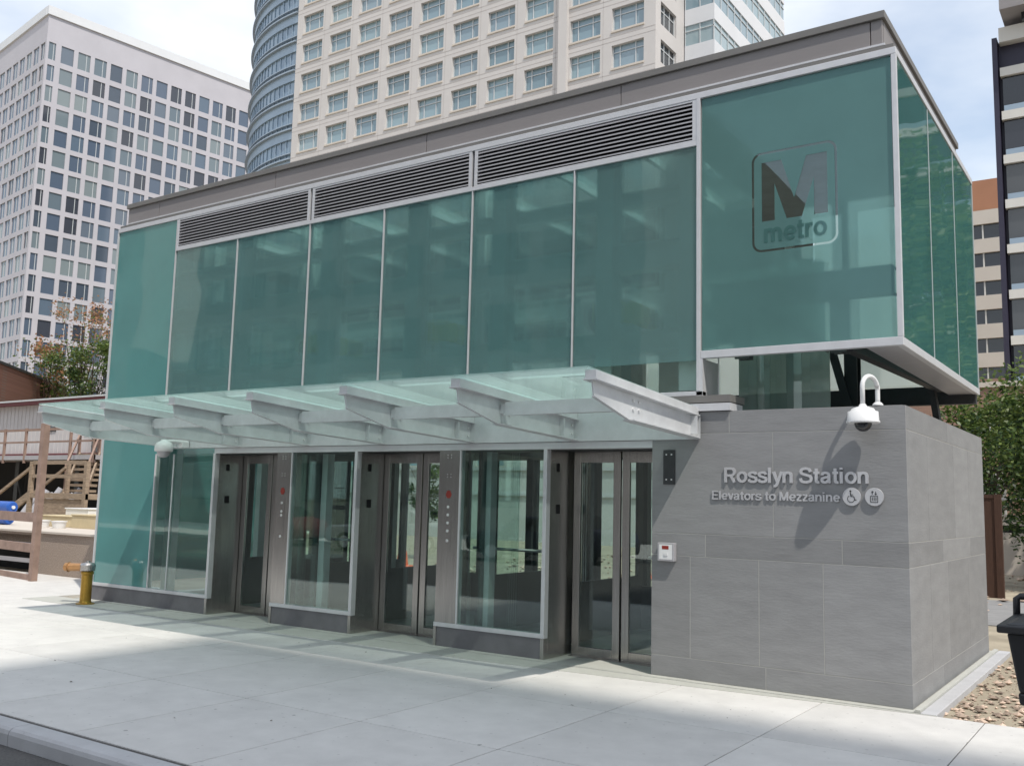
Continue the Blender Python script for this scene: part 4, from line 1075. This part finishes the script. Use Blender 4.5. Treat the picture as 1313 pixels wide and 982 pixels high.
B('window_pane', 'win_dark', cb, (-33.6, -33.2, 13.36, 13.399, 3.2, 4.9))
for k in range(8): B('support_post', 'steel_dark', cb, (-58 + k * 4.6, -57.7 + k * 4.6, 13.6, 13.9, -0.05, 2.99))
B('dark_undercroft', 'dark', cb, (-60, -24, 16.5, 16.7, -0.05, 2.99))  # near-black sheet standing in for the shade beneath the cabin
wk = thing('raised_walkway', (-42, 12.4, 0), 'grey walkway with red rails along the front of the cream cabin', 'walkway')
B('walk_deck', 'louver', wk, (-60, -31.2, 12.0, 13.25, 2.83, 3.0))
B('rail', 'wood_red', wk, (-60, -31.2, 12.0, 12.06, 3.98, 4.07), (-60, -31.2, 12.0, 12.06, 3.5, 3.57))
for k in range(10): B('rail_post', 'wood_red', wk, (-31.3 - k * 1.6, -31.2 - k * 1.6, 11.98, 12.06, 2.7, 4.1))
# debris beneath
sk = thing('site_skip', (-26.4, 11.6, -0.05), 'white-grey skip under the cabin beside the timber stair', 'skip')
m = MB(); m.hexa([(-26.9, 11.6, 0), (-24.5, 11.6, 0), (-24.5, 13.2, 0), (-26.9, 13.2, 0), (-27.4, 11.4, 1.7), (-24.0, 11.4, 1.7), (-24.0, 13.4, 1.7), (-27.4, 13.4, 1.7)])
m.build('skip_body', 'mull', sk)
B('skip_rim', 'white', sk, (-27.45, -23.95, 11.35, 13.45, 1.701, 1.78))
tk = thing('pipe_stack', (-33.5, 11.0, -0.05), 'grey pipes leaning in a stack under the raised walkway', 'pipes')
m = MB()
for k in range(7): m.tube([(-34.8 + k * 0.42, 11.0, -0.04), (-34.5 + k * 0.45, 12.0, 1.7 - 0.1 * (k % 3))], 0.15, 12)
m.build('pipe', 'louver', tk)
bw = thing('brown_brick_wall', (-50, 19, 0), 'dark brown brick wall rising behind the cream cabin', 'wall')
def wall_run(name, mt, par, pts, th, z0, z1):
    m = MB()
    for (xa, ya), (xb, yb) in zip(pts[:-1], pts[1:]): m.bar((xa, ya, (z0 + z1) / 2), (xb, yb, (z0 + z1) / 2), th, z1 - z0)
    return m.build(name, mt, par)
wall_run('brickwork', 'rust', bw, [(-51.6, 18.3), (-60.9, 27.9)], 0.5, -0.05, 8.6)
wall_run('coping', 'steel_dark', bw, [(-51.55, 18.25), (-61.0, 28.0)], 0.62, 8.601, 8.75)
# parked cars across the street, mirrored in the storefront glass
def parked_car(x, y, paint, label):
    c = thing('parked_car', (x, y, -0.12), label, 'car', 'cars parked across the street')
    z = -0.12; W_ = 0.86
    prof = [(-2.25, .30), (-2.28, .62), (-2.05, .82), (-1.15, .92), (-.55, 1.36), (.75, 1.40), (1.45, .98), (2.15, .90), (2.27, .62), (2.22, .28), (1.80, .24), (-1.80, .24)]
    MB().prism(prof, lambda u, v, a: (x + u, y + a, z + v), -W_, W_).build('body', paint, c, bevel=0.07, smooth=False)
    g1 = [(-1.02, .94), (-.50, 1.30), (.70, 1.335), (1.30, .98)]
    for s_ in (-1, 1):
        MB().prism(g1, lambda u, v, a: (x + u, y + a, z + v), s_ * (W_ + 0.001), s_ * (W_ + 0.012)).build('side_window', 'smoke', c)
        for u in (-1.38, 1.36):
            t_ = MB().tube([(x + u, y + s_ * (W_ - 0.16), z + 0.32), (x + u, y + s_ * (W_ + 0.02), z + 0.32)], 0.32, 24).build('tyre', 'black', c)
            MB().tube([(x + u, y + s_ * (W_ + 0.021), z + 0.32), (x + u, y + s_ * (W_ + 0.035), z + 0.32)], 0.20, 16).build('rim', 'button', t_)
        MB().box(x - 2.30, x - 2.24, y + s_ * 0.62 - 0.14, y + s_ * 0.62 + 0.14, z + .56, z + .70).build('headlight', 'white', c)
    for a_, b_ in (((-1.12, .945), (-.58, 1.34)), ((.80, 1.375), (1.40, 1.01))):
        m = MB(); m.bar((x + a_[0], y, z + a_[1] + 0.012), (x + b_[0], y, z + b_[1] + 0.012), W_ * 1.8, 0.012, up=(0, 0, 1)); m.build('windscreen', 'smoke', c)
for x_, p_, l_ in ((-13.5, 'navy', 'dark blue car parked across the street, mirrored in the glass left of the right doors'),
                   (-19.5, 'letter', 'silver car parked across the street, mirrored in the glass left of the middle doors'),
                   (-25.5, 'maroon', 'maroon car parked across the street, mirrored in the far left glazing')):
    parked_car(x_, -15.6, p_, l_)
#@@CITY
# ------------------------------------------------------------------ far buildings
def facade_windows(parent, panes, keep, mat, frame_fn, stuff_name='window_panes'):
    """panes: list of (score, corner quad as 8 box pts). The `keep` best become parts, the rest one stuff part"""
    panes.sort(key=lambda p: -p[0])
    for _, h, b_ in panes[:keep]:
        w_ = MB().hexa(h).build('window', mat, parent, fix=False)
        if b_: MB().hexa(b_).build('window_bar', 'mull', w_, fix=False)
    if panes[keep:]:
        m = MB(); mb = MB()
        for _, h, b_ in panes[keep:]:
            m.hexa(h)
            if b_: mb.hexa(b_)
        tag(m.build(stuff_name, mat, parent, fix=False), kind='stuff')
        if mb.v: tag(mb.build('window_bars', 'mull', parent, fix=False), kind='stuff')

# --- white office block at left (corner at A, right face az 82, left face az 172)
A = Vector((-148.41, 70.96, 0)); er = Vector((math.cos(R(82)), math.sin(R(82)), 0)); el = Vector((math.cos(R(172)), math.sin(R(172)), 0))
ob = thing('office_building', (A.x, A.y, 0), 'tall white office block with a plain parapet and a regular grid of windows', 'building')
def P(e, other, s, d, z): q = A + e * s - other * d; return (q.x, q.y, z)   # s along the face, d outward (negative = into the body)
def fbox(m, e, other, s0, s1, d0, d1, z0, z1):
    m.hexa([P(e, other, s0, d1, z0), P(e, other, s1, d1, z0), P(e, other, s1, d0, z0), P(e, other, s0, d0, z0),
            P(e, other, s0, d1, z1), P(e, other, s1, d1, z1), P(e, other, s1, d0, z1), P(e, other, s0, d0, z1)])
def fpts(e, other, s0, s1, d0, d1, z0, z1):
    return [P(e, other, s0, d1, z0), P(e, other, s1, d1, z0), P(e, other, s1, d0, z0), P(e, other, s0, d0, z0),
            P(e, other, s0, d1, z1), P(e, other, s1, d1, z1), P(e, other, s1, d0, z1), P(e, other, s0, d0, z1)]
rows = [(76.0, 73.0)] + [(72.05 - 3.575 * k, 69.3 - 3.575 * k) for k in range(18)]
cols = [(0.40, 1.55)] + [(2.45 + 2.83 * k, 4.55 + 2.83 * k) for k in range(18)]
LEN = 55.0
m = MB()
fbox(m, er, el, 0.5, LEN, -40.0, -0.65, -0.5, 81.0)
m.build('body', 'office', ob)
m = MB()
zz = [76.15] + [t for r in rows for t in ()]
# spandrels (horizontal) and piers (vertical) as a reveal 0.6 deep
for e, o_, cs, ln in ((er, el, cols, LEN), (el, er, [(0.42, 2.40)] + [(3.05 + 3.03 * k, 5.4 + 3.03 * k) for k in range(11)], 38.0)):
    prev = 81.83
    off = 0.0
    for zt_, zb_ in rows:
        fbox(m, e, o_, 0.0 if e is er else 0.65, ln, -0.6, 0.0, zt_, prev); prev = zb_
    fbox(m, e, o_, 0.0 if e is er else 0.65, ln, -0.6, 0.0, -0.5, prev)
    edges = [0.0 if e is er else 0.65] + [c for ab in cs for c in ab] + [ln]
    for zt_, zb_ in rows:
        for k in range(0, len(edges), 2):
            if edges[k + 1] - edges[k] > 0.01:
                fbox(m, e, o_, edges[k], edges[k + 1], -0.6, -0.001, zb_ + 0.001, zt_ - 0.001)
m.build('wall_grid', 'office', ob)
m = MB()
fbox(m, er, el, -0.25, LEN, -0.5, 0.30, 80.6, 82.1); fbox(m, el, er, 0.51, 38, -0.5, 0.30, 80.6, 82.1)
m.build('parapet_cap', 'white_b', ob)
panes = []
for ri, (zt_, zb_) in enumerate(rows):
    for ci, (a, b_) in enumerate(cols):
        bar = fpts(er, el, a + (b_ - a) * 0.68, a + (b_ - a) * 0.68 + 0.09, -0.159, -0.11, zb_, zt_) if ci % 3 != 1 else None
        panes.append((100 - ci - max(0, ri - 11) * 30, fpts(er, el, a, b_, -0.22, -0.16, zb_, zt_), bar))
    for ci, (a, b_) in enumerate([(0.42, 2.40)] + [(3.05 + 3.03 * k, 5.4 + 3.03 * k) for k in range(11)]):
        panes.append((60 - ci * 5 - max(0, ri - 11) * 30, fpts(el, er, a, b_, -0.22, -0.16, zb_, zt_),
                      fpts(el, er, (a + b_) / 2 - 0.06, (a + b_) / 2 + 0.06, -0.159, -0.10, zb_, zt_)))
facade_windows(ob, panes, 100, 'win_office', None)

# --- beige tower with curved glass end
TX, TY = -85.1, 69.7
tw = thing('office_tower', (-60, TY, 0), 'beige office tower with gridded windows and a curved blue glass end', 'building')
trows = [(46.35 + 3.88 * k, 44.0 + 3.88 * k) for k in range(-3, 7)]
tcols = [(-0.0 + 4.83 * k, 3.5 + 4.83 * k) for k in range(8)] + [(39.35, 42.85), (44.15, 47.65)]
lowrows = [(46.35 + 3.88 * k, 44.0 + 3.88 * k) for k in range(-11, -3)]
X0, X1 = TX - 1.08, TX + 48.9
ZT = 76.5
B('body', 'tower', tw, (X0 + 0.3, X1 - 0.5, TY + 0.5, TY + 24, -0.5, ZT))
m = MB()
allrows = sorted(lowrows + trows)
prev = -0.5
for zt_, zb_ in allrows:
    m.box(X0, X1, TY, TY + 0.45, prev, zb_); prev = zt_
m.box(X0, X1, TY, TY + 0.45, prev, ZT + 0.5)
ed = [X0] + [TX + c for ab in tcols for c in ab] + [X1]
for zt_, zb_ in allrows:
    for k in range(0, len(ed), 2): m.box(ed[k], ed[k + 1], TY + 0.001, TY + 0.45, zb_ + 0.001, zt_ - 0.001)
# pilaster between bays
m.box(TX + 38.2, TX + 39.2, TY - 0.45, TY - 0.001, -0.5, ZT)
# right return wall with windows
wy = [(70.85 + 0.0, 74.4)]
prev = -0.5
for zt_, zb_ in allrows:
    m.box(X1 - 0.45, X1 + 0.001, TY + 0.4501, 76.25, prev, zb_); prev = zt_
    m.box(X1 - 0.45, X1, TY + 0.4502, 70.85, zb_ + 0.001, zt_ - 0.001); m.box(X1 - 0.45, X1, 74.4, 76.25, zb_ + 0.001, zt_ - 0.001)
m.box(X1 - 0.45, X1, TY + 0.4501, 76.25, prev, ZT)
m.build('wall', 'tower', tw)
# rustication grooves under and over the windows, sills
m = MB()
for zt_, zb_ in allrows:
    m.box(X0, X1, TY - 0.012, TY - 0.002, zb_ - 0.62, zb_ - 0.54)
    m.box(X0, X1, TY - 0.012, TY - 0.002, zb_ - 1.12, zb_ - 1.06)
for a, b_ in tcols:
    m.box(TX + b_ + 0.30, TX + b_ + 0.34, TY - 0.012, TY - 0.0025, 0, ZT) if b_ < 47 else None
m.build('groove', 'tower_line', tw)
m = MB()
for zt_, zb_ in allrows:
    if zb_ < 30:
        for a, b_ in tcols: m.box(TX + a - 0.05, TX + b_ + 0.05, TY - 0.10, TY - 0.0005, zb_ - 0.22, zb_ - 0.02)
tag(m.build('lower_sills', 'beigeb', tw), kind='stuff')
for ri, (zt_, zb_) in enumerate(trows):
    for ci, (a, b_) in enumerate(tcols):
        a, b_ = TX + a, TX + b_
        fr = MB()
        h = zt_ - zb_
        w_ = b_ - a
        for q in (0.0, 0.22, 0.72, 1.0):
            fr.box(a + (w_ - 0.09) * q, a + (w_ - 0.09) * q + 0.09, TY + 0.30, TY + 0.38, zb_, zt_)
        fr.box(a, b_, TY + 0.31, TY + 0.379, zt_ - h * 0.30, zt_ - h * 0.30 + 0.09)
        f = fr.build('window_frame', 'mull', tw, fix=False)
        MB().box(a, b_, TY + 0.39, TY + 0.44, zb_, zt_).build('window_pane', 'win_tower', f, fix=False)
        MB().box(a - 0.05, b_ + 0.05, TY - 0.10, TY - 0.0005, zb_ - 0.22, zb_ - 0.02).build('sill', 'beigeb', f, fix=False)
m = MB()
for zt_, zb_ in lowrows:
    for a, b_ in tcols: m.box(TX + a, TX + b_, TY + 0.38, TY + 0.43, zb_, zt_)
tag(m.build('lower_windows', 'win_tower', tw, fix=False), kind='stuff')
for zt_, zb_ in trows:
    p = MB(); p.box(X1 - 0.38, X1 - 0.30, 70.85, 74.4, zb_, zt_)
    p = p.build('return_window', 'win_dark', tw, fix=False)
    f = MB()
    for q in (70.85, 72.0, 73.2, 74.3): f.box(X1 - 0.299, X1 - 0.22, q, q + 0.1, zb_, zt_)
    f.box(X1 - 0.299, X1 - 0.23, 70.85, 74.4, zt_ - 0.75, zt_ - 0.66)
    f.build('window_frame', 'mull', p, fix=False)
# curved glass end
rc = 23.95; cx_, cy_ = X0, TY + rc
def arc(m, r0, r1, z0, z1, a0, a1, n):
    for k in range(n):
        t0, t1 = R(a0 + (a1 - a0) * k / n), R(a0 + (a1 - a0) * (k + 1) / n)
        c = lambda r, t: (cx_ + r * math.cos(t), cy_ + r * math.sin(t))
        p = [c(r1, t0), c(r1, t1), c(r0, t1), c(r0, t0)]
        m.hexa([(x, y, z0) for x, y in p] + [(x, y, z1) for x, y in p])
m = MB(); arc(m, rc - 0.8, rc - 0.5, -0.5, ZT + 3, 180, 269.2, 44)
m.build('curved_glass', 'win_curve', tw, fix=False)
m3 = MB()
for k in range(-10, 8):
    m = MB(); m2 = MB(); m4 = MB()
    z = 43.1 + 3.88 * k
    arc(m, rc - 0.5, rc - 0.25, z - 0.9, z + 0.25, 180, 269.4, 44)
    arc(m2, rc - 0.5, rc + 0.10, z + 0.251, z + 0.42, 180, 269.4, 44)
    arc(m4, rc - 0.5, rc - 0.12, z + 1.05, z + 1.17, 180, 269.4, 44)
    m.build('curved_spandrel', 'band', tw, fix=False); m2.build('sun_shelf', 'shelf', tw, fix=False); m4.build('sun_shelf', 'shelf', tw, fix=False)

for k in range(34):
    t = R(180 + k * 2.7); m3.bar((cx_ + (rc - 0.45) * math.cos(t), cy_ + (rc - 0.45) * math.sin(t), -0.5), (cx_ + (rc - 0.45) * math.cos(t), cy_ + (rc - 0.45) * math.sin(t), ZT + 2.5), 0.12, 0.12)
m3.build('curved_mullions', 'band', tw, fix=False)

# --- white ribbon-window block joined behind the tower's right
wb = thing('ribbon_window_building', (-34, 80, 0), 'white block with long ribbon windows right beside the beige tower', 'building')
ax0, ax1, ay0, ay1 = -36.15, -32.95, 76.3, 98.0
B('body', 'white_b', wb, (ax0, ax1 - 0.35, ay0 + 0.35, ay1, -0.5, 82))
m = MB(); zb = 50.0
for k in range(-11, 9):
    z = 50.0 + 3.87 * k
    m.box(ax0, ax1, ay0, ay0 + 0.3, z, z + 1.72); m.box(ax1 - 0.3, ax1, ay0 + 0.301, ay1, z, z + 1.72)
m.build('spandrel_band', 'white_b', wb)
for k in range(-11, 8):
    z = 50.0 + 3.87 * k + 1.721
    g_ = MB().box(ax0, ax1 - 0.2, ay0 + 0.12, ay0 + 0.18, z, z + 2.148)
    g_.box(ax1 - 0.19, ax1 - 0.12, ay0 + 0.12, ay1, z, z + 2.148)
    g_ = g_.build('ribbon_window', 'win_tower', wb, fix=False)
    f = MB()
    for q in (0.0, 1.6): f.box(ax0 + q, ax0 + q + 0.08, ay0 + 0.03, ay0 + 0.119, z, z + 2.148)
    for q in range(12): f.box(ax1 - 0.119, ax1 - 0.03, ay0 + q * 1.85, ay0 + q * 1.85 + 0.1, z, z + 2.148)
    f.box(ax0, ax1 - 0.12, ay0 + 0.05, ay0 + 0.118, z + 1.5, z + 1.58); f.box(ax1 - 0.118, ax1 - 0.04, ay0, ay1, z + 1.5, z + 1.58)
    f.build('window_frame', 'mull', g_, fix=False)

# --- dark glass building at right edge
db = thing('dark_glass_building', (2, 55, 0), 'dark glass apartment block with pale floor bands at the right edge', 'building')
B('body', 'navy', db, (-5.45, 22, 55.6, 80, 3, 31.2))
for k in range(-3, 8):
    z = 12.3 + 2.83 * k
    x0 = -5.5
    bnd = B('spandrel_band', 'bandw', db, (x0 + 0.15, 1.9, 54.95, 55.5, z - 0.55, z), (2.1, 22, 54.95, 55.5, z - 0.55, z)) if z < 31 else None
    if z < 29:
        for j in range(9):
            xw = x0 + 0.25 + j * 2.2
            MB().box(xw, xw + 2.05, 55.2, 55.3, z + 0.001, z + 2.25).build('window', 'win_dark', db, fix=False)
        B('balcony_glass', 'band', db, (x0 + 0.3, 12, 54.98, 55.02, z + 0.01, z + 0.35))
B('edge_pier', 'navy', db, (-5.75, -5.46, 54.9, 60, -0.05, 31.3))
B('pier', 'navy', db, (-4.0 + 2.0, -3.75 + 2.0, 54.9, 55.19, 20.9, 31.0))
B('podium', 'navy', db, (-5.45, 22, 55.6, 80, -0.5, 2.999))
B('roof_overhang', 'taupe', db, (-5.1, 22, 53.5, 80, 32.4, 38))
B('top_band', 'bandw', db, (-5.35, 22, 54.93, 55.6, 30.95, 31.9))
B('penthouse_glass', 'win_dark', db, (-4.0, 22, 54.5, 55.5, 31.901, 32.399))
# --- beige banded building behind it
bb = thing('banded_building', (-12, 110, 0), 'beige building with dark ribbon windows and a terracotta top storey', 'building')
B('body', 'win_dark', bb, (-21.5, 6, 110.4, 135, -0.5, 36.0))
B('terracotta_storey', 'terra', bb, (-22, 6.5, 110, 135, 36.5, 40.1))
m = MB()
for k in range(-1, 6):
    zt_ = 36.5 - 3.33 * k - 3.4
    if k < 0: m.box(-22, 6.5, 110, 110.39, 34.85, 36.49)
    else: m.box(-22, 6.5, 110, 110.39, zt_ - 1.65, zt_)
m.build('floor_band', 'beigeb', bb)
m = MB()
for k in range(0, 6):
    z = 36.5 - 3.33 * k - 3.4
    for j in range(12): MB().box(-21 + j * 2.3, -20.85 + j * 2.3, 110.2, 110.39, z + 0.001, z + 1.68).build('window_mullion', 'bandw', bb, fix=False)
B('lower_brick', 'brick', bb, (-22, 6.5, 110.05, 135, -0.5, 16.8))
# --- brick building low behind the trees
rb = thing('low_brick_building', (-6, 40, 0), 'low red-brown brick building showing between the stone wall and the glass box', 'building')
B('brickwork', 'brick', rb, (-16.5, 20, 40, 52, -0.05, 7.45))
B('coping', 'beigeb', rb, (-16.6, 20.1, 39.9, 52.1, 7.451, 7.7))
B('white_roof_unit', 'pale', rb, (-5.3, -4.1, 37.5, 38.5, 5.0, 5.5))
rw = thing('rear_white_building', (-30, 60, 0), 'plain pale building behind the station glass', 'building')
B('wall', 'pale', rw, (-34.0, -9.0, 44, 58, -0.05, 15.0))
m = MB()
for k in range(4):
    for j in range(8): m.box(-33 + j * 3.0, -31.4 + j * 3.0, 43.9, 43.99, 1.2 + k * 3.5, 2.9 + k * 3.5)
m.build('windows', 'win_office', rw, fix=False)

# --- across the street (shade the pavement and show in the glass)
def street_block(name, x0, x1, y0, y1, h, label, mat, fl=3.6, wm='win_dark', pitch=3.0, group=None):
    s = thing(name, ((x0 + x1) / 2, y1, 0), label, 'building', group)
    B('body', mat, s, (x0, x1, y0, y1, -0.1, h))
    m = MB(); z = 1.4
    while z + 2.2 < h:
        q = x0 + 1
        while q + pitch * .7 < x1:
            m.box(q, q + pitch * .68, y1 + 0.005, y1 + 0.06, z, z + 2.0); q += pitch
        z += fl
    tag(m.build('windows', wm, s, fix=False), kind='stuff')
    B('cornice', 'bandw', s, (x0 - 0.2, x1 + 0.2, y1, y1 + 0.3, h - 0.6, h + 0.1))
street_block('street_building', 30.45, 80, -60, -21.3, 66, 'tall office block across the street that shades the pavement', 'street_b', wm='win_office')
street_block('street_building', -46, -16, -52, -27.0, 21, 'mid-height dark building across the street on the left', 'street_b', wm='win_dark')
street_block('street_building', -90, -52, -55, -27.0, 33, 'taller pale building farther down the street', 'bandw', wm='win_office')
